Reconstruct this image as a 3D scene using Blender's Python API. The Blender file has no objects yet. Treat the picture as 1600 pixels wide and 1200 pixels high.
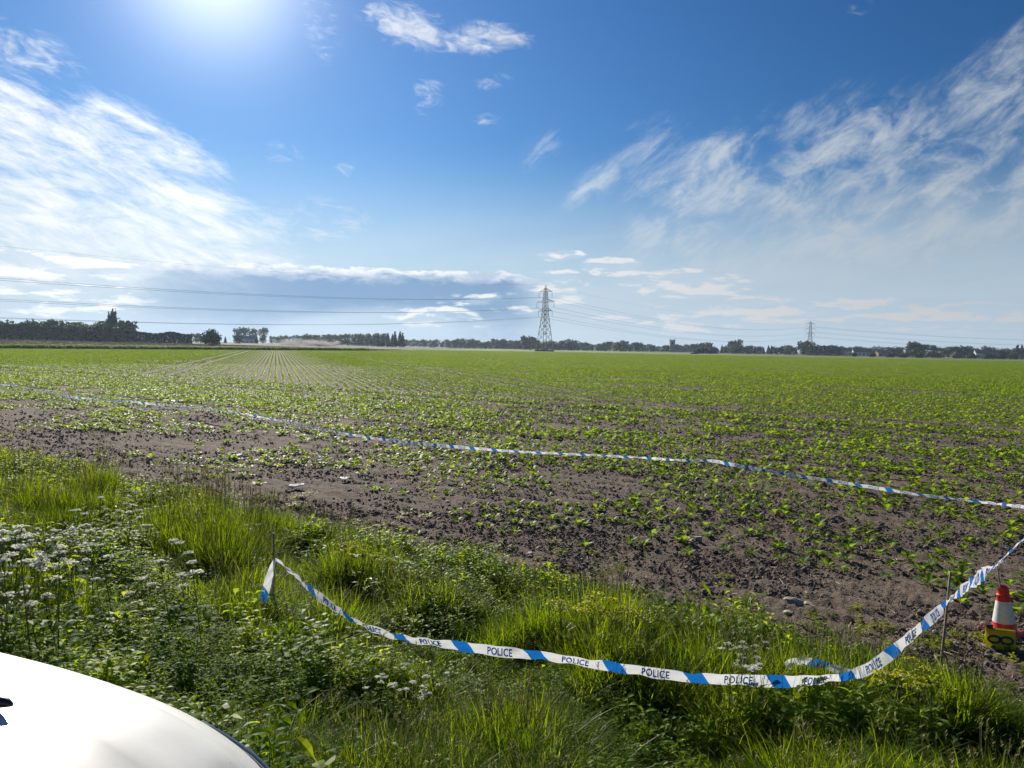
import bpy, bmesh, math, random
import numpy as np
from mathutils import Vector, Matrix, Euler
random.seed(7); rng = np.random.default_rng(11)
PI = math.pi; R = math.radians
sc = bpy.context.scene; COL = sc.collection

# ------------------------------------------------------------------ camera, sky, sun, exposure
CAMH = 2.5
cam = bpy.data.cameras.new('camera'); co = bpy.data.objects.new('camera', cam); COL.objects.link(co)
cam.sensor_width = 36; cam.lens = 36*1202/1600; cam.clip_start = .05; cam.clip_end = 20000
CR = Matrix.Rotation(R(90-2.76), 3, 'X') @ Matrix.Rotation(R(1.0), 3, 'Z')
co.location = (0, 0, CAMH); co.rotation_euler = CR.to_euler(); sc.camera = co
def ray(px, py): return CR @ Vector(((px-800)/1202, (600-py)/1202, -1))
def P(px, py, d):
    r = ray(px, py); r = r*(d/r.y); return Vector((r.x, r.y, r.z+CAMH))
def G(px, py, z=0):
    r = ray(px, py); t = (z-CAMH)/r.z; return Vector((r.x*t, r.y*t, z))
def azel(px, py):
    r = ray(px, py).normalized(); return math.degrees(math.atan2(r.x, r.y)), math.degrees(math.asin(r.z))
SUN_AZ, SUN_EL = azel(330, -75)
sd = Vector((math.sin(R(SUN_AZ))*math.cos(R(SUN_EL)), math.cos(R(SUN_AZ))*math.cos(R(SUN_EL)), math.sin(R(SUN_EL))))
sun = bpy.data.lights.new('sun', 'SUN'); so = bpy.data.objects.new('sun', sun); COL.objects.link(so)
sun.energy = 5.0; sun.angle = R(.6); sun.color = (1, .93, .82)
so.rotation_euler = sd.to_track_quat('Z', 'Y').to_euler(); so.location = sd*100
vs = sc.view_settings; vs.view_transform = 'Standard'; vs.look = 'None'; vs.exposure = .68; vs.gamma = 1; vs.use_curve_mapping = False
sc.cycles.max_bounces = 6; sc.cycles.diffuse_bounces = 3; sc.cycles.glossy_bounces = 2; sc.cycles.transmission_bounces = 4
sc.cycles.volume_bounces = 0; sc.cycles.transparent_max_bounces = 8; sc.cycles.caustics_reflective = False; sc.cycles.caustics_refractive = False

class NT:
    """small node-graph writer"""
    def __init__(s, nt): s.nt = nt; s.n = nt.nodes; s.n.clear()
    def new(s, t, **k):
        n = s.n.new(t)
        for a, b in k.items(): setattr(n, a, b)
        return n
    def put(s, sock, v):
        if isinstance(v, bpy.types.NodeSocket): s.nt.links.new(v, sock)
        elif v is not None: sock.default_value = v
    def m(s, op, a, b=None, c=None, clamp=False):
        n = s.new('ShaderNodeMath', operation=op, use_clamp=clamp); s.put(n.inputs[0], a)
        if b is not None: s.put(n.inputs[1], b)
        if c is not None: s.put(n.inputs[2], c)
        return n.outputs[0]
    def sstep(s, v, a, b, lo=0., hi=1.):
        n = s.new('ShaderNodeMapRange', interpolation_type='SMOOTHSTEP')
        for i, x in enumerate((v, a, b, lo, hi)): s.put(n.inputs[i], x)
        return n.outputs[0]
    def mix(s, f, a, b, mode='MIX'):
        n = s.new('ShaderNodeMix', data_type='RGBA', blend_type=mode); s.put(n.inputs[0], f)
        s.put(n.inputs[6], a if isinstance(a, bpy.types.NodeSocket) else (*a, 1)); s.put(n.inputs[7], b if isinstance(b, bpy.types.NodeSocket) else (*b, 1))
        return n.outputs[2]
    def xyz(s, x, y, z=0.):
        n = s.new('ShaderNodeCombineXYZ'); s.put(n.inputs[0], x); s.put(n.inputs[1], y); s.put(n.inputs[2], z); return n.outputs[0]
    def sep(s, v):
        n = s.new('ShaderNodeSeparateXYZ'); s.put(n.inputs[0], v); return n.outputs
    def noise(s, vec, scale, detail=4, rough=.55, dist=0., out=0, dim='3D'):
        n = s.new('ShaderNodeTexNoise', noise_dimensions=dim); s.put(n.inputs['Vector'], vec)
        n.inputs['Scale'].default_value = scale; n.inputs['Detail'].default_value = detail
        n.inputs['Roughness'].default_value = rough; n.inputs['Distortion'].default_value = dist
        return n.outputs[out]
    def attr(s, name, t='GEOMETRY'):
        n = s.new('ShaderNodeAttribute', attribute_name=name, attribute_type=t); return n

def build_world():
    w = bpy.data.worlds.new('World'); sc.world = w; w.use_nodes = True; t = NT(w.node_tree)
    w.cycles.sampling_method = 'MANUAL'; w.cycles.sample_map_resolution = 512
    tc = t.new('ShaderNodeTexCoord'); d = tc.outputs['Generated']
    sky = t.new('ShaderNodeTexSky', sky_type='NISHITA', sun_disc=False); sky.sun_elevation = R(SUN_EL); sky.sun_rotation = R(SUN_AZ)
    sky.air_density = 1.0; sky.dust_density = .05; sky.ozone_density = 3.0
    x, y, z = t.sep(d)
    az = t.m('MULTIPLY', t.m('ARCTAN2', x, y), 180/PI); el = t.m('MULTIPLY', t.m('ARCSINE', z), 180/PI)
    # tilt-free sky coordinates in degrees
    def streak(rot, sx, sy, scale, detail=5, rough=.6, dist=.6, off=0.):
        c, s_ = math.cos(R(rot)), math.sin(R(rot))
        u = t.m('ADD', t.m('MULTIPLY', az, c), t.m('MULTIPLY', el, s_)); v = t.m('SUBTRACT', t.m('MULTIPLY', el, c), t.m('MULTIPLY', az, s_))
        return t.noise(t.xyz(t.m('MULTIPLY', u, sx), t.m('MULTIPLY', v, sy), off), scale, detail, rough, dist)
    def blob(px, py, rx, ry, rot=0, a=1., b=0.):
        """soft ellipse centred where the cloud stands in the sky; radii in degrees; 1 inside, 0 outside"""
        ca, ce = azel(px, py); da = t.m('SUBTRACT', az, ca); de = t.m('SUBTRACT', el, ce); c, s_ = math.cos(R(rot)), math.sin(R(rot))
        u = t.m('DIVIDE', t.m('ADD', t.m('MULTIPLY', da, c), t.m('MULTIPLY', de, s_)), rx); v = t.m('DIVIDE', t.m('SUBTRACT', t.m('MULTIPLY', de, c), t.m('MULTIPLY', da, s_)), ry)
        q = t.m('SQRT', t.m('ADD', t.m('MULTIPLY', u, u), t.m('MULTIPLY', v, v)))
        return t.sstep(q, 1.25, .35, b, a)
    def mx(*v):
        r = v[0]
        for k in v[1:]: r = t.m('MAXIMUM', r, k)
        return r
    # sky base: deeper, cleaner blue than the raw model, paler near the horizon
    hs = t.new('ShaderNodeHueSaturation'); hs.inputs['Saturation'].default_value = 1.22; hs.inputs['Hue'].default_value = .505; t.put(hs.inputs['Color'], sky.outputs[0])
    RAWBASE = hs.outputs[0]
    sdot = t.new('ShaderNodeVectorMath', operation='DOT_PRODUCT'); t.put(sdot.inputs[0], d); sdot.inputs[1].default_value = sd
    cosv = t.m('MAXIMUM', sdot.outputs['Value'], 0.)
    warm = t.m('POWER', cosv, 6.)           # broad brightening towards the sun
    lowd = t.sstep(el, -4., 18.)
    base = t.mix(1., RAWBASE, t.mix(warm, (.17, .39, .53), (.66, .84, .96)), 'MULTIPLY')
    pale = t.new('ShaderNodeVectorMath', operation='SCALE'); pale.inputs[0].default_value = (.66, .81, .94); t.put(pale.inputs['Scale'], t.m('ADD', 6.0, t.m('MULTIPLY', warm, 3.5)))
    base = t.mix(t.sstep(el, 15., 1.), base, pale.outputs[0])
    glow = t.m('POWER', cosv, 260.); glow2 = t.m('POWER', cosv, 36.)
    W = lambda v: (v, v, v)
    # cirrus, left mass
    n1 = streak(-12, .17, .62, 1.1, 9, .70, .45); n1b = streak(-24, .26, 1.05, 1.3, 8, .70, .5, 3.)
    left = mx(blob(40, 265, 16, 7., -8), blob(10, 165, 8, 3.0, -14, .9), blob(230, 350, 13, 5.5, -14), blob(40, 380, 14, 4.5, 0), blob(210, 215, 8, 2.2, -16))
    c1 = t.sstep(t.m('ADD', t.m('MULTIPLY', t.m('ADD', t.m('MULTIPLY', n1, .62), t.m('MULTIPLY', n1b, .38)), 1.05), t.m('MULTIPLY', left, .32)), .64, 1.03)
    c1 = t.m('MULTIPLY', c1, t.sstep(left, .0, .75))
    # cirrus, right fan, rising to the right
    n2 = streak(32, .20, .58, 1.15, 9, .70, .4, 7.); n2b = streak(42, .20, 1.5, 1.2, 8, .68, .35, 2.)
    right = mx(blob(1500, 230, 10, 5, 35), blob(1290, 265, 9, 5, 30), blob(1110, 300, 9, 4.6, 28), blob(1010, 230, 5, 2.2, 30, .6), blob(850, 235, 3, 1.6, 30, .5), blob(1420, 350, 15, 4.6, 14), blob(1150, 390, 12, 3.2, 10, .8), blob(930, 285, 3.5, 1.6, 35, .75), blob(1560, 120, 6, 2.6, 40), blob(1250, 200, 4, 1.8, 30, .8))
    c2 = t.sstep(t.m('ADD', t.m('ADD', t.m('MULTIPLY', n2, .68), t.m('MULTIPLY', n2b, .32)), t.m('MULTIPLY', right, .42)), .62, 1.06)
    n2c = streak(22, .26, .42, 1., 7, .64, .4, 13.); c2b = t.m('MULTIPLY', t.sstep(n2c, .50, .68), t.sstep(right, .1, .8)); c2 = t.m('MULTIPLY', t.m('MAXIMUM', t.m('MULTIPLY', t.m('MULTIPLY', c2, t.sstep(right, .02, .5)), t.sstep(n2c, .36, .62)), t.m('MULTIPLY', t.m('MULTIPLY', c2b, t.sstep(n2b, .35, .65)), .7)), 1.)
    # small wisps high up
    n3 = streak(-8, .5, 1.3, 1., 6, .62, .8, 11.)
    wisp = mx(blob(640, 42, 4.2, 1.7, -12), blob(750, 60, 4.6, 1.3, 2), blob(500, 30, 1.6, 3.2, 15, .6), blob(670, 150, 1.6, 1.8, -20, .6), blob(763, 184, 1.5, .6, 5, .7), blob(770, 128, 2.2, .7, 10, .55),
              blob(490, 345, 6, 2.2, 5, .62), blob(440, 240, 2, 1.2, 0, .5), blob(540, 262, 1.2, .9, 0, .5), blob(1345, 12, 1.2, .8, 0, .5), blob(40, 75, 4, 1.6, -12, .75))
    c3 = t.m('MULTIPLY', t.sstep(t.m('ADD', n3, t.m('MULTIPLY', wisp, .36)), .62, 1.12), t.sstep(wisp, .05, .6))
    # thin veil low over the horizon, heavier on the right
    n4 = streak(6, .06, .45, 1., 5, .6, .5, 5.)
    veil = t.m('MULTIPLY', t.sstep(el, 11., 2.), t.sstep(n4, .30, .72)); veil = t.m('MULTIPLY', veil, .75)
    veil = t.m('ADD', veil, t.m('MULTIPLY', blob(1400, 440, 22, 5.5, 3), .28))
    # cumulus bank with a bright rim above a shaded body
    q = t.xyz(t.m('MULTIPLY', az, .55), t.m('MULTIPLY', el, 1.3), 2.)
    lump = t.noise(q, 1.3, 8, .60, .15); lump2 = t.noise(t.xyz(t.m('MULTIPLY', az, .16), 0., 9.), 1., 2, .5); lumpb = t.noise(t.xyz(t.m('MULTIPLY', az, .35), t.m('MULTIPLY', el, .9), 5.), 1., 6, .6, .3)
    def bank(xl, xr, ytop, depth, amp=1.4, soft=.25, drop=.9):
        (al, el1), (ar, el2) = azel(xl, ytop), azel(xr, ytop)
        edge = t.m('ADD', (el1+el2)/2, t.m('ADD', t.m('MULTIPLY', t.m('SUBTRACT', lump, .5), amp*2.2), t.m('MULTIPLY', t.m('SUBTRACT', lump2, .5), amp*1.6)))
        u = t.m('MULTIPLY', t.sstep(az, al-1.5, al+3.5), t.sstep(az, ar+1.5, ar-3.))
        h = t.m('SUBTRACT', edge, el); hn = t.m('MULTIPLY', t.m('SUBTRACT', lumpb, .5), 2.4); h = t.m('SUBTRACT', h, t.m('MULTIPLY', t.m('SUBTRACT', 1., u), drop))
        body = t.m('MULTIPLY', t.sstep(h, 0., soft), t.m('MULTIPLY', t.sstep(t.m('ADD', h, t.m('MULTIPLY', hn, depth*.22)), depth*1.15, depth*.45), u))
        rim = t.m('MULTIPLY', t.m('MULTIPLY', t.sstep(h, 0., soft*.8), t.sstep(t.m('ADD', h, t.m('MULTIPLY', hn, .9)), 1.25, .05)), u)
        return body, rim
    b1, r1 = bank(200, 845, 412, 5.6, .55)
    hole = t.m('MULTIPLY', t.sstep(blob(560, 530, 10, 2.6, 6), .15, .8), 1.)
    b1 = t.m('MULTIPLY', b1, t.m('SUBTRACT', 1., t.m('MULTIPLY', hole, .8))); keepoff = t.m('SUBTRACT', 1., t.m('MULTIPLY', t.sstep(az, azel(590, 450)[0], azel(480, 450)[0]), t.m('MULTIPLY', b1, .9)))
    
    # scattered flat cumulus low down: lit on top, grey beneath
    def puff(de): return t.noise(t.xyz(t.m('MULTIPLY', az, .30), t.m('MULTIPLY', t.m('ADD', el, de), 1.15), 4.), 1., 7, .58, .2)
    pn, pu, pd = puff(0.), puff(.35), puff(-.5)
    low = mx(blob(1070, 446, 5.4, 1.3, -2, 1.1), blob(955, 417, 2.6, .8, 0, 1.1), blob(1300, 486, 12, 1.3, -2, .9), blob(80, 408, 7, .6, -3, 1.1), blob(70, 440, 8, 1.6, -6, .9), blob(720, 485, 7, 1.4, 3, .6), blob(870, 400, 2.4, .5, 4, 1.), blob(880, 450, 3, 1.6, 0, .7), blob(1500, 500, 9, 1., 0, .7), blob(1120, 500, 10, 1.2, 0, .6), blob(100, 475, 6, 1., 0, .6))
    pm = t.m('MULTIPLY', t.sstep(t.m('ADD', pn, t.m('MULTIPLY', low, .36)), .62, .76), t.sstep(low, .03, .3)); pl = t.sstep(t.m('SUBTRACT', t.m('ADD', pn, t.m('MULTIPLY', pd, .5)), t.m('MULTIPLY', pu, 1.5)), -.06, .10)
    pmask = t.m('MULTIPLY', t.m('MULTIPLY', pm, keepoff), t.m('ADD', .55, t.m('MULTIPLY', pl, .45)))
    # compose: k is relative brightness near the sun side
    k = t.m('ADD', 5.2, t.m('MULTIPLY', warm, 5.)); kg = t.m('ADD', 6.0, t.m('MULTIPLY', warm, 3.5))
    def tint(v, c):
        n = t.new('ShaderNodeVectorMath', operation='SCALE'); n.inputs[0].default_value = c; t.put(n.inputs['Scale'], v); return n.outputs[0]
    white = tint(k, (.97, .985, 1.)); grey = tint(kg, (.68, .84, 1.)); soft = tint(k, (.80, .90, 1.)); body = tint(kg, (.20, .38, .66)); bright = tint(k, (1.25, 1.27, 1.3))
    col = t.mix(veil, base, grey)
    col = t.mix(c1, col, t.mix(.5, white, bright)); col = t.mix(t.m('MULTIPLY', c2, .92), col, soft); col = t.mix(t.m('MULTIPLY', c3, .8), col, white)
    col = t.mix(t.m('MULTIPLY', b1, t.sstep(az, azel(180, 450)[0], azel(520, 450)[0], .45, .88)), col, body); col = t.mix(t.m('MULTIPLY', r1, t.sstep(lumpb, .36, .56, .35, .95)), col, bright)
    col = t.mix(pmask, col, t.mix(pl, grey, t.mix(warm, white, bright)))
    add = t.new('ShaderNodeVectorMath', operation='ADD'); t.put(add.inputs[0], col)
    t.put(add.inputs[1], tint(t.m('ADD', t.m('MULTIPLY', glow, 8.), t.m('MULTIPLY', glow2, .45)), (1, .97, .92)))
    bg = t.new('ShaderNodeBackground'); t.put(bg.inputs[0], add.outputs[0]); bg.inputs[1].default_value = .066
    out = t.new('ShaderNodeOutputWorld'); t.put(out.inputs[0], bg.outputs[0])
build_world()

# ------------------------------------------------------------------ helpers
def tag(o, label=None, cat=None, group=None, kind=None):
    if label: o['label'] = label
    if cat: o['category'] = cat
    if group: o['group'] = group
    if kind: o['kind'] = kind
    return o
def empty(name, loc=(0, 0, 0), rz=0, **k):
    o = bpy.data.objects.new(name, None); COL.objects.link(o); o.location = loc; o.rotation_euler = (0, 0, rz); o.empty_display_size = .1
    return tag(o, **k)
class MB:
    """collects shapes; build() links them as one mesh object"""
    def __init__(s): s.v = []; s.f = []; s.mi = []
    def add(s, vs_, fs, mi=0):
        b = len(s.v); s.v += [tuple(v) for v in vs_]; s.f += [tuple(i+b for i in f) for f in fs]; s.mi += [mi]*len(fs)
    def box(s, c, size, rot=None, mi=0):
        v = [Vector((x*size[0]/2, y*size[1]/2, z*size[2]/2)) for x in (-1, 1) for y in (-1, 1) for z in (-1, 1)]
        if rot is not None: v = [rot @ p for p in v]
        s.add([p+Vector(c) for p in v], [(0, 1, 3, 2), (4, 6, 7, 5), (0, 4, 5, 1), (2, 3, 7, 6), (0, 2, 6, 4), (1, 5, 7, 3)], mi)
    def bar(s, a, b, r, n=4, r2=None, mi=0):
        a, b = Vector(a), Vector(b); d = (b-a)
        if d.length < 1e-6: return
        d.normalize(); u = d.orthogonal().normalized(); w = d.cross(u); r2 = r if r2 is None else r2
        vs_ = []
        for p, rr in ((a, r), (b, r2)): vs_ += [p+u*math.cos(2*PI*i/n+.78)*rr+w*math.sin(2*PI*i/n+.78)*rr for i in range(n)]
        s.add(vs_, [(i, (i+1) % n, n+(i+1) % n, n+i) for i in range(n)]+[tuple(range(n-1, -1, -1)), tuple(range(n, 2*n))], mi)
    def tube(s, pts, radii, n=6, mi=0):
        pts = [Vector(p) for p in pts]; vs_ = []; u = None
        for i, p in enumerate(pts):
            d = (pts[min(i+1, len(pts)-1)]-pts[max(i-1, 0)]).normalized()
            u = d.orthogonal().normalized() if u is None else (u-d*u.dot(d)).normalized()
            w = d.cross(u); r = radii[i] if hasattr(radii, '__len__') else radii
            vs_ += [p+(u*math.cos(2*PI*k/n)+w*math.sin(2*PI*k/n))*r for k in range(n)]
        fs = [(i*n+k, i*n+(k+1) % n, (i+1)*n+(k+1) % n, (i+1)*n+k) for i in range(len(pts)-1) for k in range(n)]
        s.add(vs_, fs+[tuple(range(n-1, -1, -1)), tuple(range((len(pts)-1)*n, len(pts)*n))], mi)
    def lathe(s, prof, n=24, c=(0, 0, 0), mi=0):
        vs_ = [(c[0]+r*math.cos(2*PI*k/n), c[1]+r*math.sin(2*PI*k/n), c[2]+z) for r, z in prof for k in range(n)]
        s.add(vs_, [(i*n+k, i*n+(k+1) % n, (i+1)*n+(k+1) % n, (i+1)*n+k) for i in range(len(prof)-1) for k in range(n)], mi)
    def mesh(s, name, mats, smooth=False):
        me = bpy.data.meshes.new(name); me.from_pydata(s.v, [], s.f)
        for m_ in (mats if isinstance(mats, (list, tuple)) else [mats]): me.materials.append(m_)
        if max(s.mi, default=0): me.polygons.foreach_set('material_index', s.mi)
        if smooth: me.polygons.foreach_set('use_smooth', [True]*len(me.polygons))
        me.update(); return me
    def build(s, name, mats, parent=None, smooth=False, **k):
        return link(name, s.mesh(name, mats, smooth), parent, **k)
def link(name, me, parent=None, **k):
    o = bpy.data.objects.new(name, me); COL.objects.link(o)
    if parent is not None: o.parent = parent
    return tag(o, **k)
def npmesh(name, V, F, mats, smooth=True):
    me = bpy.data.meshes.new(name); n = F.shape[1]
    me.vertices.add(len(V)); me.vertices.foreach_set('co', np.ascontiguousarray(V, dtype=np.float32).ravel())
    me.loops.add(F.size); me.loops.foreach_set('vertex_index', np.ascontiguousarray(F, dtype=np.int32).ravel())
    me.polygons.add(len(F)); me.polygons.foreach_set('loop_start', np.arange(0, F.size, n, dtype=np.int32))
    me.polygons.foreach_set('use_smooth', np.full(len(F), smooth))
    for m_ in (mats if isinstance(mats, (list, tuple)) else [mats]): me.materials.append(m_)
    me.update(calc_edges=True); return me
def copy_tree(o, parent=None):
    c = o.copy(); COL.objects.link(c); c.parent = parent
    for ch in o.children: copy_tree(ch, c)
    return c

_perm = rng.permutation(4096)
def vnoise(x, y, seed=0):
    xi = np.floor(x).astype(np.int64); yi = np.floor(y).astype(np.int64); fx = x-xi; fy = y-yi
    fx = fx*fx*(3-2*fx); fy = fy*fy*(3-2*fy)
    def h(a, b): return _perm[(_perm[(a+seed*57) & 4095]+b) & 4095]/4095.
    return (h(xi, yi)*(1-fx)+h(xi+1, yi)*fx)*(1-fy)+(h(xi, yi+1)*(1-fx)+h(xi+1, yi+1)*fx)*fy
def fbm(x, y, oct_=4, seed=0, gain=.5):
    a = 1.; t_ = 0.; s_ = 0.
    for i in range(oct_):
        s_ = s_+a*vnoise(x*2**i+i*17.3, y*2**i-i*9.1, seed+i); t_ += a; a *= gain
    return s_/t_
def sm(a, b, v):
    t_ = np.clip((v-a)/(b-a), 0, 1); return t_*t_*(3-2*t_)

# ------------------------------------------------------------------ materials
def mat(name, color=(.5, .5, .5), rough=.6, fn=None, metal=0, coat=0., spec=.5):
    m_ = bpy.data.materials.new(name); m_.use_nodes = True; t = NT(m_.node_tree)
    b = t.new('ShaderNodeBsdfPrincipled'); out = t.new('ShaderNodeOutputMaterial'); t.put(out.inputs[0], b.outputs[0])
    b.inputs['Roughness'].default_value = rough; b.inputs['Metallic'].default_value = metal; b.inputs['Coat Weight'].default_value = coat; b.inputs['Specular IOR Level'].default_value = spec
    b.inputs['Base Color'].default_value = (*color, 1)
    if fn: fn(t, b)
    return m_
def speckled(name, c1, c2, scale=20, rough=.7, bump=.0, **k):
    def fn(t, b):
        g = t.new('ShaderNodeTexCoord').outputs['Object']; n = t.noise(g, scale, 5, .6)
        t.put(b.inputs['Base Color'], t.mix(t.sstep(n, .35, .68), c1, c2))
        if bump:
            bm_ = t.new('ShaderNodeBump'); bm_.inputs['Strength'].default_value = bump; bm_.inputs['Distance'].default_value = .02; t.put(bm_.inputs['Height'], n); t.put(b.inputs['Normal'], bm_.outputs[0])
    return mat(name, c1, rough, fn, **k)
def leafmat(name, c1, c2, tr=.5, trc=(1.6, 1.5, .6), gloss=.35, rough=.45, scale=3., byobj=.35):
    """thin leaf: reflects and lets light through; colour varies from plant to plant and along the leaf"""
    m_ = bpy.data.materials.new(name); m_.use_nodes = True; t = NT(m_.node_tree)
    rnd = t.new('ShaderNodeObjectInfo').outputs['Random']; pos = t.new('ShaderNodeNewGeometry').outputs['Position']
    n = t.noise(pos, scale, 3, .6)
    col = t.mix(t.sstep(t.m('ADD', t.m('MULTIPLY', rnd, byobj), t.m('MULTIPLY', n, 1-byobj)), .25, .75), c1, c2)
    b = t.new('ShaderNodeBsdfPrincipled'); t.put(b.inputs['Base Color'], col); b.inputs['Roughness'].default_value = rough; b.inputs['Specular IOR Level'].default_value = gloss
    tl = t.new('ShaderNodeBsdfTranslucent'); t.put(tl.inputs[0], t.mix(1., col, trc, 'MULTIPLY'))
    mx_ = t.new('ShaderNodeMixShader'); mx_.inputs[0].default_value = tr; t.put(mx_.inputs[1], b.outputs[0]); t.put(mx_.inputs[2], tl.outputs[0])
    out = t.new('ShaderNodeOutputMaterial'); t.put(out.inputs[0], mx_.outputs[0]); return m_
M = {}
M['beet'] = leafmat('beet_leaf', (.085, .17, .018), (.15, .235, .028), .55, (2.4, 2.0, .65), .15, .5, 2.)
M['grass'] = leafmat('grass_blade', (.045, .10, .008), (.13, .195, .016), .58, (3.0, 2.45, .5), .03, .6, 1.5)
M['straw'] = leafmat('dry_grass', (.24, .22, .10), (.13, .15, .05), .3, (1.2, 1.1, .7), .2, .6)
M['weed'] = leafmat('weed_leaf', (.055, .125, .012), (.14, .215, .022), .58, (3.0, 2.4, .5), .04, .5, 4.)
M['lime'] = leafmat('lime_leaf', (.30, .34, .025), (.20, .28, .02), .5, (2., 1.7, .5), .3, .5, 6.)
M['flower'] = leafmat('white_petal', (.62, .63, .55), (.75, .76, .70), .4, (1.1, 1.1, 1.), .2, .7)
M['dead'] = leafmat('dead_stalk', (.085, .065, .048), (.12, .095, .07), .2, (1.2, 1.1, .8), .1, .7)
M['limeleaf'] = leafmat('bright_leaf', (.12, .21, .018), (.20, .28, .025), .58, (2.6, 2.1, .5), .1, .5, 4.)
M['stem'] = leafmat('green_stem', (.07, .12, .03), (.12, .13, .05), .15, (1.5, 1.4, .6), .3, .5)
M['tree'] = leafmat('tree_leaf', (.020, .042, .012), (.042, .07, .018), .2, (1.6, 1.6, .6), .2, .6, .12, .6)
M['treepale'] = leafmat('pale_tree_leaf', (.05, .075, .025), (.08, .10, .04), .2, (1.5, 1.5, .7), .2, .6, .12, .6)
M['conifer'] = leafmat('conifer_leaf', (.013, .03, .012), (.022, .042, .015), .1, (1.4, 1.4, .7), .2, .6, .2)
M['redleaf'] = leafmat('red_leaf', (.16, .02, .02), (.1, .03, .02), .3, (1.5, .8, .7))
M['bark'] = speckled('bark', (.10, .08, .06), (.18, .15, .12), 3, .9)
M['wood'] = speckled('weathered_stick', (.22, .17, .12), (.34, .28, .2), 30, .8)
M['steel'] = speckled('galvanised_steel', (.17, .13, .12), (.26, .21, .19), .6, .55, metal=.35)
M['wire'] = mat('conductor_wire', (.10, .11, .13), .6)
M['insul'] = mat('insulator', (.12, .08, .07), .3)
M['stone'] = speckled('pale_stone', (.26, .225, .185), (.40, .36, .30), 25, .8, .5)
M['litter'] = speckled('straw_litter', (.34, .28, .19), (.50, .44, .32), 30, .8)
M['clod'] = speckled('soil_clod', (.12, .092, .07), (.26, .205, .16), 9, .9, .8)
M['red'] = speckled('red_plastic', (.62, .018, .02), (.72, .03, .03), 14, .38)
M['cwhite'] = speckled('reflective_sleeve', (.70, .70, .70), (.58, .57, .56), 40, .45)
M['black'] = mat('black_plastic', (.015, .015, .018), .4)
M['yellow'] = leafmat('yellow_plastic', (.66, .58, .015), (.74, .66, .03), .4, (1.05, 1.1, 1.), .4, .45, 12.)
M['paint'] = mat('white_car_paint', (.60, .60, .56), .5, coat=.35)
M['paint'].node_tree.nodes['Principled BSDF'].inputs['Coat Roughness'].default_value = .12
def fn_paint(t, b):
    g = t.new('ShaderNodeTexCoord').outputs['Object']; n = t.noise(g, 9, 5, .65); sp = t.noise(g, 160, 2, .5)
    col = t.mix(t.sstep(n, .4, .75), (.60, .60, .555), (.545, .54, .485)); t.put(b.inputs['Base Color'], t.mix(t.sstep(sp, .74, .78), col, (.25, .23, .2)))
    t.put(b.inputs['Coat Roughness'], t.sstep(n, .3, .8, .08, .25))
M['paint'] = mat('white_car_paint', (.6, .6, .56), .5, fn_paint, coat=.35)
M['glass'] = mat('car_glass', (.02, .025, .03), .05, coat=1.)
M['lamp'] = mat('headlamp_glass', (.30, .34, .38), .06, coat=1., metal=.6)
M['chrome'] = mat('reflector', (.7, .72, .75), .12, metal=1)
M['tyre'] = mat('tyre_rubber', (.02, .02, .02), .85)
M['rim'] = mat('alloy_rim', (.45, .46, .48), .35, metal=.9)
M['paper'] = speckled('paper_scrap', (.75, .75, .76), (.6, .6, .6), 10, .8)
M['redlamp'] = mat('tail_lamp', (.35, .01, .01), .2, coat=1.)
def fn_asph(t, b):
    g = t.new('ShaderNodeTexCoord').outputs['Object']; n = t.noise(g, 90, 4, .7); n2 = t.noise(g, .8, 4, .6)
    t.put(b.inputs['Base Color'], t.mix(n2, t.mix(n, (.035, .035, .037), (.075, .073, .07)), (.06, .057, .053)))
    bm_ = t.new('ShaderNodeBump'); bm_.inputs['Strength'].default_value = .5; bm_.inputs['Distance'].default_value = .004; t.put(bm_.inputs['Height'], n); t.put(b.inputs['Normal'], bm_.outputs[0])
M['asphalt'] = mat('asphalt', rough=.9, fn=fn_asph)

# ------------------------------------------------------------------ lie of the land
EN = np.array([.5795, .8150]); ET = np.array([.8150, -.5795])      # across and along the field edge
RN = np.array([math.cos(R(17.1)), math.sin(R(17.1))])              # across the main crop rows
def q_of(x, y): return EN[0]*x+EN[1]*y-6.7                        # metres into the field, negative on the verge
FA, FB = np.array([-118., 177.]), np.array([-55., 300.]); FD = (FB-FA)/np.linalg.norm(FB-FA); FN = np.array([-FD[1], FD[0]])
def fallow_d(x, y):                                                 # metres beyond the ditch that ends the crop on the left
    return np.minimum((x-FA[0])*FN[0]+(y-FA[1])*FN[1], (FB[0]-x)*.97+(y-FB[1])*.06+0)
def far_end(x):                                                     # where the crop ends ahead
    return np.interp(x, [-400, -60, 60, 180, 300, 900], [900, 900, 800, 480, 390, 330])
def terrain(x, y):
    x = np.asarray(x, float); y = np.asarray(y, float); s = -q_of(x, y)
    z = .9*np.clip(s/5.4, 0, 1)**2.1
    z = np.where(y < 2.1, z+(.9-z)*sm(2.6, 1.9, y), z)
    z = z+.26*(fbm(x*1.1, y*1.1, 3, 5)-.5)*sm(0, .8, s)*sm(1.9, 2.6, y)
    z = z+1.7*sm(0, 210, fallow_d(x, y))*sm(60, 160, y)
    return z
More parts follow.
